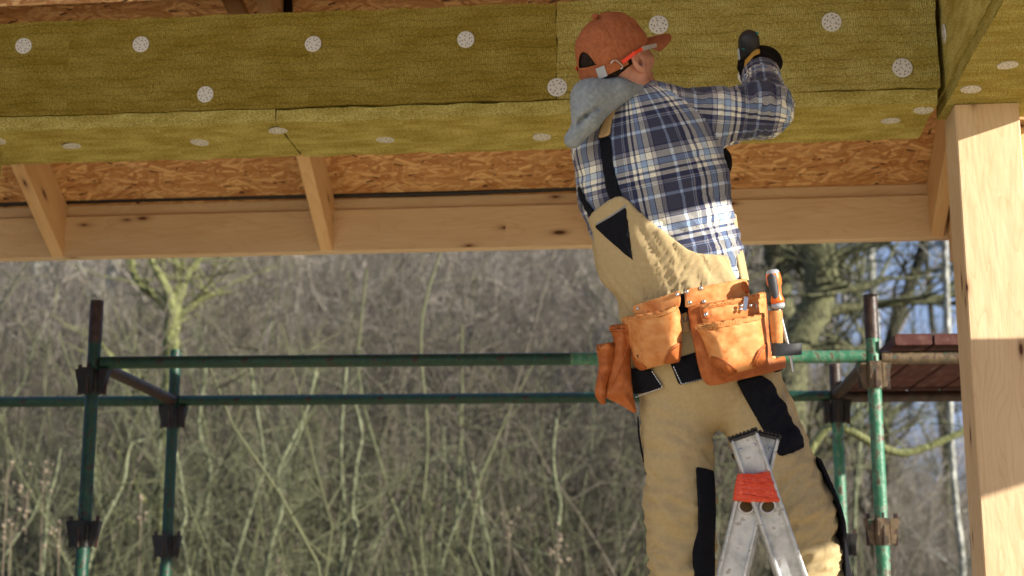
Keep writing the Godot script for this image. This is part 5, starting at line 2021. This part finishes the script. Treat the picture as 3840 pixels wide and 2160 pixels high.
	for a in [-0.45, 2.6]:
		g = Geo.new()
		var sd := ax.cross(Vector3.BACK).normalized()
		var fr := sd.cross(ax)
		var dirv: Vector3 = -sd * sin(a) * -1.0 + fr * cos(a)
		g.tube([low + ax * l * 0.24 + dirv * 0.0085, low + ax * l * 0.35 + dirv * 0.0105, low + ax * l * 0.62 + dirv * 0.0125, low + ax * l * 0.82 + dirv * 0.0125, low + ax * l * 0.89 + dirv * 0.0110], [0.005, 0.0095, 0.0125, 0.0125, 0.006], 10)
		part("grip", g, M.dark_rubber, s)
	g = Geo.new()
	g.tube([low, [Vector3(0.0074, 1.0357, 0.1950)][0], [Vector3(0.0147, 1.0064, 0.1950)][0], [Vector3(0.0253, 0.9478, 0.1950)][0]], [0.0042, 0.0042, 0.0042, 0.0030], 10)
	part("shank", g, M.steel, s)
	for o in s.get_children():
		o.position -= off


# ---------------------------------------------------------------- cordless drill
func drill() -> void:
	var off: Vector3 = Vector3(-0.0025, 1.8316, -0.3200)
	var t := thing("cordless_drill", "black cordless drill with teal marks in the worker's gloved right hand", "drill", FEET + LEAN * off, LEAN)
	var rear: Vector3 = Vector3(-0.0103, 1.8323, -0.2700)
	var front: Vector3 = Vector3(0.0168, 1.8150, -0.4300)
	var d := (front - rear).normalized()
	var up := (Vector3.UP - d * d.y).normalized()
	var right := d.cross(up)
	var hb := [Bone.new(rear + up * 0.003, rear + d * 0.09 + up * 0.0, 0.029, 0.030), Bone.new(rear - up * 0.024 + d * 0.012, rear + d * 0.07 - up * 0.028, 0.024, 0.024)]
	part("housing", surface(func(p: Vector3) -> float: return joined(hb, p, 0.02), rear - Vector3.ONE * 0.19, rear + Vector3.ONE * 0.09, 0.0048), M.black_plastic, t)
	var g := Geo.new()
	g.lathe(rear, d, [Vector2(0.0, 0.09), Vector2(0.029, 0.09), Vector2(0.027, 0.115), Vector2(0.022, 0.125), Vector2(0.021, 0.15), Vector2(0.010, 0.168), Vector2(0.0, 0.168)], 20)
	part("chuck", g, M.black_plastic, t)
	g = Geo.new()
	g.tube([rear + d * 0.16, rear + d * 0.27], [0.0035, 0.0035], 8)
	part("bit", g, M.steel, t)
	var grip := [Bone.new(rear + d * 0.055 - up * 0.03, rear + d * 0.075 - up * 0.135, 0.0185, 0.020)]
	part("grip", surface(func(p: Vector3) -> float: return joined(grip, p, 0.01), rear - Vector3(0.1, 0.22, 0.2), rear + Vector3(0.1, 0.03, 0.08), 0.006), M.black_plastic, t)
	g = Geo.new()
	g.bar(rear + d * 0.02 - up * 0.150, rear + d * 0.125 - up * 0.150, 0.06, 0.036, up, 0.006)
	part("battery", g, M.black_plastic, t)
	g = Geo.new()
	g.ball(rear + right * 0.021 + up * 0.019 - d * 0.010, Vector3(0.006, 0.0055, 0.004))
	g.ball(rear - right * 0.014 - up * 0.024 - d * 0.012, Vector3(0.007, 0.0025, 0.004))
	part("teal_mark", g, M.teal, t)
	g = Geo.new()
	g.bar(rear - right * 0.0285 - up * 0.018 + d * 0.01, rear - right * 0.0255 - up * 0.048 + d * 0.014, 0.005, 0.010, d, 0.001)
	part("side_plate", g, M.steel, t)
	for o in t.get_children():
		o.position -= off


# ---------------------------------------------------------------- the wood behind
func limb(g: Geo, at: Vector3, dir: Vector3, l: float, r: float, depth: int, rg: RandomNumberGenerator, bend := 0.35, side := 5) -> void:
	var n := 4 if depth > 1 else 3
	var pts := [at]
	var rs := [r]
	var p := at
	var d := dir
	for k in n:
		d = (d + Vector3(rg.randfn(), rg.randfn() * 0.6, rg.randfn()) * bend * 0.5 + Vector3(0, 0.06, 0)).normalized()
		p += d * l / n
		pts.append(p)
		rs.append(r * lerpf(1.0, 0.35 if depth > 0 else 0.2, (k + 1.0) / n))
	g.tube(pts, rs, side if depth > 1 else 3, false)
	if depth <= 0:
		return
	var kids := rg.randi_range(4, 6)
	for k in kids:
		var s := rg.randf_range(0.25, 1.0)
		var q: Vector3 = pts[mini(int(s * n), n - 1)].lerp(pts[mini(int(s * n) + 1, n)], s * n - floor(s * n))
		var o := (d + Vector3(rg.randfn(), rg.randf_range(-0.3, 0.7), rg.randfn()) * 0.85).normalized()
		limb(g, q, o, l * rg.randf_range(0.45, 0.75), r * lerpf(0.6, 0.3, s), depth - 1, rg, bend, side)


func smooth_path(pts: Array, steps := 4) -> Array:
	var out := []
	for k in pts.size() - 1:
		var a: Vector3 = pts[maxi(k - 1, 0)]
		var d: Vector3 = pts[mini(k + 2, pts.size() - 1)]
		for s in steps:
			out.append((pts[k] as Vector3).cubic_interpolate(pts[k + 1], a, d, float(s) / steps))
	out.append(pts[-1])
	return out


func rooted(pts: Array) -> Array:
	# carries a stem on down into the ground
	var p: Vector3 = pts[-1]
	var q: Vector3 = pts[-2]
	var d := (p - q).normalized()
	if d.y > -0.5:
		d = (d + Vector3.DOWN * 2.0).normalized()
	var guard := 0
	while p.y > hill(p.x, p.z) - 0.1 and guard < 14:
		d = (d + Vector3(0, -0.5, 0)).normalized()
		p += d * 0.6
		pts.append(p)
		guard += 1
	return pts


func stem(called: String, label: String, category: String, group: String, pts: Array, r0: float, r1: float, m: Material, sd: int, twigs := 10, spread := 0.8, deep := 1) -> Node3D:
	# pts run from the top down; a trunk part and a crown of branches
	var rg := RandomNumberGenerator.new()
	rg.seed = sd
	pts = smooth_path(rooted(pts))
	var foot: Vector3 = pts[-1]
	var t := thing(called, label, category, foot, Basis(), group)
	var rs := []
	for k in pts.size():
		rs.append(lerpf(r1, r0, pow(float(k) / (pts.size() - 1), 0.8)) * (1.0 + 0.08 * sin(k * 2.3)))
	var g := Geo.new()
	g.tube(pts, rs, 9, false)
	part("trunk", g, m, t).position -= foot
	g = Geo.new()
	for k in twigs:
		var s := rg.randf() * 0.8
		var q: Vector3 = pts[int(s * (pts.size() - 1))]
		var d := Vector3(rg.randfn(), rg.randf_range(0.0, 1.0), rg.randfn()).normalized()
		limb(g, q, d, spread * rg.randf_range(0.5, 1.2), lerpf(r1, r0, s) * (0.24 if r0 < 0.04 else 0.42), deep, rg, 0.5, 4)
	part("crown", g, m, t).position -= foot
	return t


func shrub_mesh(sd: int, h: float, stems: int, fan: float, r0: float, from_low: float, twigs: int, fine: int) -> ArrayMesh:
	var rg := RandomNumberGenerator.new()
	rg.seed = sd
	var g := Geo.new()
	for k in stems:
		var d := Vector3(rg.randfn() * fan, 1.0, rg.randfn() * fan).normalized()
		var at := Vector3(rg.randfn() * 0.35, -0.2, rg.randfn() * 0.35)
		var thick := r0 * rg.randf_range(0.6, 1.25)
		var pts := [at]
		var rs := [thick]
		var p := at
		var n := 8
		var l := h * rg.randf_range(0.6, 1.1)
		for j in n:
			d = (d + Vector3(rg.randfn(), rg.randfn() * 0.2, rg.randfn()) * 0.22 + Vector3(-d.x * 0.12, 0.10, -d.z * 0.12)).normalized()
			p += d * l / n
			pts.append(p)
			rs.append(lerpf(thick, thick * 0.3, (j + 1.0) / n))
		g.tube(pts, rs, 5, false)
		for j in twigs:
			var s := lerpf(from_low, 1.0, pow(rg.randf(), 0.8)) * n
			var q: Vector3 = pts[mini(int(s), n - 1)].lerp(pts[mini(int(s) + 1, n)], s - floor(s))
			var o := (Vector3(rg.randfn() * 0.7, rg.randf_range(0.1, 1.3), rg.randfn() * 0.7)).normalized()
			limb(g, q, o, rg.randf_range(0.5, 1.2) * h * 0.20, thick * 0.36, fine, rg, 0.7, 3)
	return g.mesh()


func mass(called: String, label: String, category: String, mesh: Mesh, m: Material, where: Array) -> void:
	var mm := MultiMesh.new()
	mm.transform_format = MultiMesh.TRANSFORM_3D
	mm.mesh = mesh
	mm.instance_count = where.size()
	for k in where.size():
		mm.set_instance_transform(k, where[k])
	var o := MultiMeshInstance3D.new()
	o.name = called
	o.multimesh = mm
	o.material_override = m
	add_child(o, true)
	tag(o, label, category, "", "stuff")


func forest() -> void:
	var rg := RandomNumberGenerator.new()
	rg.seed = 99
	# --- the thicket that reads as one mass
	var kinds := [
		["thicket", "dense grey twiggy thicket rising up the bank", shrub_mesh(1, 5.0, 7, 0.26, 0.020, 0.1, 13, 1), M.twig_grey, 520, 19.0, 47.0],
		["brushwood", "tangled brown brushwood between the saplings", shrub_mesh(2, 4.4, 8, 0.22, 0.016, 0.15, 12, 1), M.twig_brown, 420, 13.5, 34.0],
		["undergrowth", "olive green upright undergrowth low on the bank", shrub_mesh(3, 3.2, 8, 0.14, 0.011, 0.25, 8, 1), M.twig_olive, 110, 10.8, 19.0],
	]
	for k in kinds:
		var where := []
		for j in k[4]:
			var s := rg.randf()
			var z := lerpf(k[5], k[6], pow(s, 1.1))
			var ratio := rg.randf_range(-0.62, 0.50)
			var x := ratio * z
			var sc := rg.randf_range(0.7, 1.35)
			if ratio > 0.06 and ratio < 0.22 and z < 17.0:
				continue
			if ratio > 0.05:
				sc *= lerpf(1.0, 0.62, smoothstep(0.05, 0.14, ratio))
				if z > 26.0 and rg.randf() < 0.55:
					continue
			var b := Basis(Vector3.UP, rg.randf() * TAU) * Basis(Vector3.RIGHT, rg.randfn() * 0.12)
			where.append(Transform3D(b.scaled(Vector3(sc, sc * rg.randf_range(0.85, 1.2), sc)), Vector3(x, hill(x, -z), -z)))
		mass(k[0], k[1], k[0], k[2], k[3], where)

	# --- trees one can tell apart
	stem("lichen_tree", "yellow green lichen covered tree forking above the left rear scaffold pole", "tree", "", [Vector3(-4.4093, 4.3616, -13.3617), Vector3(-4.4428, 4.1474, -13.4044), Vector3(-4.4552, 3.8976, -13.4568), Vector3(-4.4699, 3.5407, -13.5320), Vector3(-4.5282, 3.0054, -13.6412), Vector3(-4.5937, 2.4701, -13.7497)], 0.085, 0.075, M.bark_lichen, 5, 6, 0.9, 1)
	var lt: Node3D = get_child(get_child_count() - 1)
	var fork := [[Vector3(-4.4213, 4.3080, -13.3721), Vector3(-4.3519, 4.5043, -13.3367), Vector3(-4.2944, 4.6471, -13.3117), Vector3(-4.1825, 4.7898, -13.2919), Vector3(-4.0699, 4.9683, -13.2646), Vector3(-4.0276, 5.2538, -13.2074)], [Vector3(-4.4716, 4.3094, -13.4696), Vector3(-4.5857, 4.4532, -13.4277), Vector3(-4.7297, 4.5610, -13.3905), Vector3(-4.8182, 4.7048, -13.3511), Vector3(-4.8321, 4.9205, -13.3034), Vector3(-4.8993, 5.2080, -13.2352)], [Vector3(-4.4009, 4.2710, -13.2793), Vector3(-4.4297, 4.4481, -13.2384), Vector3(-4.5162, 4.6253, -13.1920), Vector3(-4.5854, 4.7671, -13.1549), Vector3(-4.6077, 5.0860, -13.0843)], [Vector3(-4.4819, 4.2924, -13.5750), Vector3(-4.3249, 4.4010, -13.5670), Vector3(-4.1757, 4.4915, -13.5621), Vector3(-3.9539, 4.5277, -13.5759)], [Vector3(-4.4166, 4.3616, -13.3610), Vector3(-4.3678, 4.6114, -13.3122), Vector3(-4.3997, 4.8255, -13.2631), Vector3(-4.3575, 5.1110, -13.2060)]]
	for f in fork:
		var g := Geo.new()
		var pts := smooth_path(f)
		var rs := []
		for k in pts.size():
			rs.append(lerpf(0.055, 0.018, float(k) / (pts.size() - 1)))
		g.tube(pts, rs, 7, false)
		for k in 7:
			var q: Vector3 = pts[rg.randi_range(4, pts.size() - 1)]
			limb(g, q, Vector3(rg.randfn(), rg.randf_range(-0.1, 1), rg.randfn()).normalized(), 0.7, 0.014, 1, rg, 0.4, 4)
		part("branch", g, M.bark_lichen, lt).position -= lt.position
	# the big trees on the right
	stem("mossy_tree", "large mossy tree with a curved trunk to the right of the worker", "tree", "", [Vector3(1.5261, 5.7060, -14.6781), Vector3(1.5501, 5.3618, -14.7543), Vector3(1.5983, 5.0559, -14.8246), Vector3(1.6013, 4.8265, -14.8742), Vector3(1.5491, 4.5588, -14.9265), Vector3(1.4198, 4.3294, -14.9632), Vector3(1.2991, 4.1382, -14.9925), Vector3(1.2733, 3.8323, -15.0556), Vector3(1.2428, 3.2970, -15.1675)], 0.19, 0.16, M.bark_moss, 6, 4, 1.6, 2)
	var mt: Node3D = get_child(get_child_count() - 1)
	for f in [[Vector3(1.5880, 4.9336, -14.8499), Vector3(1.6866, 4.9986, -14.8455), Vector3(1.8244, 5.0750, -14.8425), Vector3(2.0200, 5.1248, -14.8509), Vector3(2.2950, 5.2471, -14.8514), Vector3(2.5324, 5.4383, -14.8335)], [Vector3(1.5612, 5.0405, -14.9271), Vector3(1.4836, 5.0790, -14.9113), Vector3(1.4468, 5.1944, -14.8829), Vector3(1.3740, 5.4639, -14.8180)], [Vector3(1.5798, 4.6530, -14.8066), Vector3(1.7287, 4.7480, -14.8007), Vector3(1.8823, 4.6986, -14.8262), Vector3(2.0572, 4.7442, -14.8334), Vector3(2.2324, 4.8050, -14.8374)], [Vector3(1.2971, 4.0426, -15.0128), Vector3(1.4548, 4.1382, -15.0076), Vector3(1.6503, 4.1841, -15.0168), Vector3(1.9218, 4.1382, -15.0530), Vector3(2.1180, 4.2147, -15.0557)]]:
		var g := Geo.new()
		var pts := smooth_path(f)
		var rs := []
		for k in pts.size():
			rs.append(lerpf(0.075, 0.028, float(k) / (pts.size() - 1)))
		g.tube(pts, rs, 8, false)
		for k in 8:
			var q: Vector3 = pts[rg.randi_range(4, pts.size() - 1)]
			limb(g, q, Vector3(rg.randfn(), rg.randf_range(-0.2, 1), rg.randfn()).normalized(), 1.0, 0.02, 2, rg, 0.4, 4)
		part("branch", g, M.bark_moss, mt).position -= mt.position
	stem("straight_tree", "straight mossy trunk directly right of the worker's overalls strap", "tree", "", [Vector3(1.2534, 5.9389, -15.6290), Vector3(1.2350, 5.4495, -15.7322), Vector3(1.2598, 5.0416, -15.8222), Vector3(1.3012, 4.6337, -15.9137), Vector3(1.3218, 4.2258, -16.0032), Vector3(1.2925, 3.4101, -16.1754)], 0.15, 0.13, M.bark_moss, 8, 4, 1.5, 2)
	stem("leaning_tree", "thin dark tree leaning left above the red deck boards", "tree", "", [Vector3(3.0739, 6.2101, -16.7753), Vector3(2.9750, 5.6901, -16.8773), Vector3(2.8566, 5.3000, -16.9495), Vector3(2.7083, 4.9533, -17.0094), Vector3(2.6006, 4.6500, -17.0640), Vector3(2.5017, 4.1299, -17.1660), Vector3(2.4185, 3.3065, -17.3346)], 0.10, 0.05, M.bark_dark, 9, 16, 1.8, 2)
	stem("birch", "thin white birch rising behind the right near scaffold pole", "tree", "", [Vector3(2.5263, 6.7107, -17.6420), Vector3(2.5130, 5.8389, -17.8278), Vector3(2.5194, 5.4718, -17.9072), Vector3(2.5472, 5.0129, -18.0083), Vector3(2.5469, 4.0952, -18.2052), Vector3(2.5326, 3.1775, -18.4007)], 0.075, 0.05, M.bark_birch, 10, 8, 1.0, 1)
	stem("birch", "thin pale birch close beside the left edge of the wooden post", "tree", "", [Vector3(2.6426, 5.3252, -13.8411), Vector3(2.6432, 4.8255, -13.9484), Vector3(2.6495, 4.2545, -14.0715), Vector3(2.6530, 3.7192, -14.1867), Vector3(2.6579, 3.2552, -14.2867), Vector3(2.6817, 2.6485, -14.4192), Vector3(2.7360, 2.1132, -14.5394), Vector3(2.7431, 1.7563, -14.6167)], 0.035, 0.022, M.bark_birch, 11, 6, 0.8, 1)
	stem("birch", "leaning white birch stem at the left edge under the eave beam", "tree", "", [Vector3(-8.9708, 7.1173, -20.5457), Vector3(-8.9241, 6.6126, -20.6585), Vector3(-8.8729, 6.3322, -20.7237), Vector3(-8.8011, 5.9396, -20.8149), Vector3(-8.7373, 5.4349, -20.9294), Vector3(-8.6679, 4.6497, -21.1046)], 0.09, 0.075, M.bark_birch, 12, 8, 1.2, 1)
	stem("birch", "white birch stem under the left rafter, right of the left near pole", "tree", "", [Vector3(-7.7037, 7.1173, -20.6689), Vector3(-7.7700, 6.6687, -20.7588), Vector3(-7.8215, 6.3883, -20.8139), Vector3(-7.9095, 5.9957, -20.8896), Vector3(-7.9770, 5.4909, -20.9913), Vector3(-8.0401, 4.6497, -21.1657)], 0.10, 0.08, M.bark_birch, 13, 8, 1.2, 1)
	stem("mossy_sapling", "mossy low tree whose bright branch sags behind the right scaffold poles", "tree", "", [Vector3(2.2253, 2.9005, -11.2386), Vector3(2.0815, 2.8444, -11.2367), Vector3(1.9088, 2.7743, -11.2349), Vector3(1.7367, 2.7323, -11.2272), Vector3(1.5382, 2.7940, -11.1946), Vector3(1.3689, 2.8865, -11.1583), Vector3(1.1981, 2.9061, -11.1375), Vector3(1.0209, 2.6201, -11.1816), Vector3(0.9825, 2.1434, -11.2802)], 0.035, 0.026, M.bark_lichen, 14, 14, 0.6, 1)
	for k in 10:
		var x := rg.randf_range(1.6, 5.2)
		var z := rg.randf_range(20.0, 34.0)
		var top := Vector3(x + rg.randfn() * 0.5, hill(x, -z) + rg.randf_range(8, 12), -z)
		stem("far_tree", "bare dark tree far back among others against the blue sky", "tree", "bare trees against the sky on the right", [top, top.lerp(Vector3(x, 0, -z), 0.35) + Vector3(rg.randfn() * 0.2, 0, 0), Vector3(x, hill(x, -z) + 1.0, -z)], 0.10, 0.03, [M.bark_dark, M.bark_moss][k % 2], 200 + k, 26, 2.0, 2)
	# --- saplings: pale stems one by one
	var list := [
		["kinked pale sapling just right of the left rear scaffold pole", [Vector3(-3.5377, 2.9930, -10.6581), Vector3(-3.4689, 2.6986, -10.7279), Vector3(-3.4190, 2.2897, -10.8205), Vector3(-3.4547, 2.1752, -10.8416), Vector3(-3.4028, 1.8661, -10.9130), Vector3(-3.3830, 1.6191, -10.9679)], 0.020],
		["pale sapling arching left of the left rear scaffold pole", [Vector3(-3.4751, 2.7892, -10.1942), Vector3(-3.5710, 2.7611, -10.1909), Vector3(-3.6436, 2.7111, -10.1946), Vector3(-3.6881, 2.4769, -10.2405), Vector3(-3.8535, 2.1647, -10.2914), Vector3(-3.9553, 1.8540, -10.3482), Vector3(-4.0078, 1.6182, -10.3936)], 0.019],
		["upright pale sapling with a bow, third right of the left rear pole", [Vector3(-3.0716, 3.5010, -11.1081), Vector3(-3.0352, 3.1590, -11.1850), Vector3(-2.9748, 2.7144, -11.2863), Vector3(-3.0399, 2.5092, -11.3240), Vector3(-3.1330, 2.2185, -11.3773), Vector3(-3.2444, 1.8782, -11.4395), Vector3(-3.3194, 1.6200, -11.4876)], 0.021],
		["pale sapling bent like an elbow under the rear ledger", [Vector3(-2.4567, 3.3529, -10.6860), Vector3(-2.5294, 3.0585, -10.7421), Vector3(-2.6336, 2.8458, -10.7776), Vector3(-2.7556, 2.5841, -10.8219), Vector3(-2.7270, 2.3551, -10.8738), Vector3(-2.7987, 2.1098, -10.9195), Vector3(-2.8537, 1.8661, -10.9664), Vector3(-2.8937, 1.5373, -11.0331)], 0.021],
		["grey sapling nearest the rear pole's right side", [Vector3(-3.5426, 3.5122, -11.5736), Vector3(-3.5645, 3.3338, -11.6097), Vector3(-3.6165, 3.0126, -11.6736), Vector3(-3.5312, 2.7450, -11.7393), Vector3(-3.5542, 2.5130, -11.7868), Vector3(-3.5961, 2.2453, -11.8402), Vector3(-3.6579, 1.8903, -11.9104), Vector3(-3.6816, 1.6208, -11.9659)], 0.020],
		["straight greenish sapling in the middle between ledger and ground", [Vector3(-2.4439, 3.5122, -11.6805), Vector3(-2.4884, 3.1197, -11.7604), Vector3(-2.5048, 2.7628, -11.8353), Vector3(-2.4864, 2.3346, -11.9290), Vector3(-2.5320, 1.8903, -12.0199), Vector3(-2.5466, 1.6208, -12.0763)], 0.024],
		["forked pale sapling in the middle, bending at its knee", [Vector3(-2.2952, 3.1761, -11.2534), Vector3(-2.2392, 2.9367, -11.3102), Vector3(-2.2783, 2.7315, -11.3504), Vector3(-2.3090, 2.5092, -11.3951), Vector3(-2.3212, 2.3382, -11.4306), Vector3(-2.2889, 2.2185, -11.4595), Vector3(-2.3742, 1.8782, -11.5242), Vector3(-2.4144, 1.6200, -11.5757)], 0.023],
		["pale sapling standing left of the worker's side pouch", [Vector3(-0.7987, 3.1554, -11.9171), Vector3(-0.8410, 2.8699, -11.9742), Vector3(-0.8280, 2.6201, -12.0291), Vector3(-0.7953, 2.4416, -12.0706), Vector3(-0.8285, 2.1561, -12.1286), Vector3(-0.8305, 1.6208, -12.2433)], 0.024],
		["slanting sapling leaning right across the middle thicket", [Vector3(-1.5740, 3.0157, -12.3853), Vector3(-1.8230, 2.8670, -12.3930), Vector3(-1.9766, 2.7555, -12.4020), Vector3(-2.0951, 2.5139, -12.4423), Vector3(-2.3287, 2.1979, -12.4874), Vector3(-2.4294, 1.9024, -12.5410), Vector3(-2.4730, 1.6217, -12.5970)], 0.020],
		["slanting green sapling left of the worker's trouser leg", [Vector3(-1.3324, 2.8163, -11.9379), Vector3(-1.4825, 2.5844, -11.9731), Vector3(-1.5966, 2.3346, -12.0156), Vector3(-1.6922, 2.1026, -12.0561), Vector3(-1.7511, 1.8903, -12.0959), Vector3(-1.7930, 1.6208, -12.1496)], 0.022],
		["short straight sapling right of the middle saplings", [Vector3(-1.8415, 3.1690, -12.8401), Vector3(-1.8346, 2.8404, -12.9113), Vector3(-1.8449, 2.5311, -12.9766), Vector3(-1.8906, 2.2218, -13.0386), Vector3(-1.9068, 1.9145, -13.1029), Vector3(-1.9227, 1.6226, -13.1640)], 0.020],
		["thin sapling leaning left, low beside the worker's leg", [Vector3(-1.4172, 2.7144, -11.4379), Vector3(-1.3668, 2.4579, -11.4978), Vector3(-1.3397, 2.2527, -11.5445), Vector3(-1.2997, 2.0817, -11.5851), Vector3(-1.2865, 1.8782, -11.6300), Vector3(-1.2832, 1.6200, -11.6857)], 0.018],
		["pale sapling left of the left near scaffold pole, low down", [Vector3(-4.3082, 2.7640, -10.6322), Vector3(-4.3452, 2.5841, -10.6672), Vector3(-4.4078, 2.3715, -10.7068), Vector3(-4.4296, 2.1261, -10.7573), Vector3(-4.4599, 1.8661, -10.8102), Vector3(-4.4834, 1.5373, -10.8784)], 0.020],
		["leaning thin sapling in the lower left corner", [Vector3(-4.2287, 2.4613, -10.1912), Vector3(-4.3124, 2.2584, -10.2266), Vector3(-4.4265, 2.1178, -10.2457), Vector3(-4.5085, 1.9929, -10.2645), Vector3(-4.5909, 1.8540, -10.2863), Vector3(-4.6434, 1.6182, -10.3318)], 0.018],
		["thin straight sapling between the two left scaffold poles", [Vector3(-4.6231, 3.2945, -12.0288), Vector3(-4.6255, 2.9971, -12.0924), Vector3(-4.6157, 2.7369, -12.1492), Vector3(-4.6416, 2.4023, -12.2185), Vector3(-4.6708, 1.9024, -12.3229), Vector3(-4.6804, 1.6217, -12.3822)], 0.020],
		["knotty sapling under the lichen tree", [Vector3(-4.4071, 3.1089, -13.1171), Vector3(-4.4334, 2.8279, -13.1748), Vector3(-4.4996, 2.5870, -13.2200), Vector3(-4.5255, 2.3260, -13.2735), Vector3(-4.5113, 2.0249, -13.3395), Vector3(-4.5400, 1.6234, -13.4229)], 0.030],
		["pale sapling right of the rear pole with a lean to the right", [Vector3(-3.5606, 3.5122, -11.5718), Vector3(-3.5843, 3.2446, -11.6269), Vector3(-3.6073, 3.0126, -11.6745), Vector3(-3.5311, 2.7450, -11.7393), Vector3(-3.5551, 2.4595, -11.7982), Vector3(-3.6068, 2.1561, -11.8583), Vector3(-3.6486, 1.8903, -11.9113), Vector3(-3.6724, 1.6208, -11.9668)], 0.020],
		["grey sapling with a sweep to the left below the near ledger", [Vector3(-2.5602, 3.3984, -11.1799), Vector3(-2.6347, 3.1590, -11.2240), Vector3(-2.7093, 2.9196, -11.2681), Vector3(-2.8180, 2.7144, -11.3016), Vector3(-2.8810, 2.6118, -11.3175), Vector3(-2.8508, 2.3895, -11.3681), Vector3(-2.9344, 2.1330, -11.4150), Vector3(-2.9919, 1.8782, -11.4641), Vector3(-3.0320, 1.6200, -11.5156)], 0.020],
		["pale sapling behind the right near scaffold pole's foot", [Vector3(1.5950, 3.3453, -12.1092), Vector3(1.5818, 3.1547, -12.1489), Vector3(1.5577, 2.8822, -12.2050), Vector3(1.5243, 2.6098, -12.2602), Vector3(1.5076, 2.2466, -12.3365)], 0.018],
		["grey sapling between the right scaffold poles", [Vector3(1.6993, 3.7998, -13.0492), Vector3(1.6742, 3.4021, -13.1321), Vector3(1.6976, 2.9050, -13.2411), Vector3(1.6368, 2.4079, -13.3418), Vector3(1.6163, 1.7451, -13.4820)], 0.022],
	]
	var sd := 40
	for s in list:
		stem("sapling", s[0], "sapling", "pale saplings in the thicket", s[1], s[2] * 0.98, s[2] * 0.52, M.sapling, sd, 16, 0.7, 1)
		sd += 1
	for k in 14:
		# more of them, deeper in
		var ratio := rg.randf_range(-0.46, 0.08)
		var z := rg.randf_range(11.0, 20.0)
		var x := ratio * z
		var y := hill(x, -z)
		var pts := []
		var h := rg.randf_range(3.2, 5.5)
		var dx := rg.randfn() * 0.5
		for j in 6:
			var w := j / 5.0
			pts.append(Vector3(x + dx * (1.0 - w) + rg.randfn() * 0.10, y + h * (1.0 - w), -z + rg.randfn() * 0.1))
		stem("slender_sapling", "slender grey green sapling deep in the thicket", "sapling", "slender saplings deep in the thicket", pts, rg.randf_range(0.014, 0.026), 0.009, M.twig_olive, 300 + k, 12, 0.9, 1)
	# --- dry weeds with pale seed heads in front of the thicket
	weeds(rg)


func weeds(rg: RandomNumberGenerator) -> void:
	var spots := [Vector3(-4.2608, 2.5274, -9.6602), Vector3(-4.2167, 2.4029, -9.8967), Vector3(-4.1884, 2.5645, -10.0703), Vector3(-4.1564, 2.2090, -9.5332), Vector3(-3.9314, 2.1450, -9.7743), Vector3(-3.3930, 2.3362, -9.7857), Vector3(-1.0712, 2.2858, -10.6388), Vector3(-0.7175, 2.0519, -10.3125), Vector3(-0.7159, 2.1668, -10.4935), Vector3(-2.4786, 1.8901, -9.9704)]
	var words := ["far left", "second from the left", "third from the left", "low at the left edge", "beside the left near pole's foot", "between the left scaffold poles", "left of the worker's leg with a broad head", "low left of the worker's leg", "nearest the worker's leg", "low in the middle"]
	for k in spots.size():
		var q: Vector3 = spots[k]
		var foot := Vector3(q.x + rg.randfn() * 0.06, hill(q.x, q.z), q.z)
		var t := thing("dry_weed", "dry weed with pale seed heads, " + words[k], "weed", foot, Basis(), "dry weeds before the thicket")
		var g := Geo.new()
		g.tube([foot, foot.lerp(q, 0.5) + Vector3(0.04, 0, 0), q], [0.007, 0.005, 0.003], 5)
		part("stalk", g, M.dry, t).position -= foot
		g = Geo.new()
		for j in 9:
			var c := q + Vector3(rg.randfn() * 0.05, rg.randf_range(-0.16, 0.06), rg.randfn() * 0.05)
			g.ball(c, Vector3.ONE * rg.randf_range(0.008, 0.02), Basis(Vector3.RIGHT, rg.randf()), 5, 3)
			g.tube([c, q + Vector3(0, -0.18, 0)], [0.0015, 0.0015], 3, false)
		part("seed_head", g, M.dry, t).position -= foot
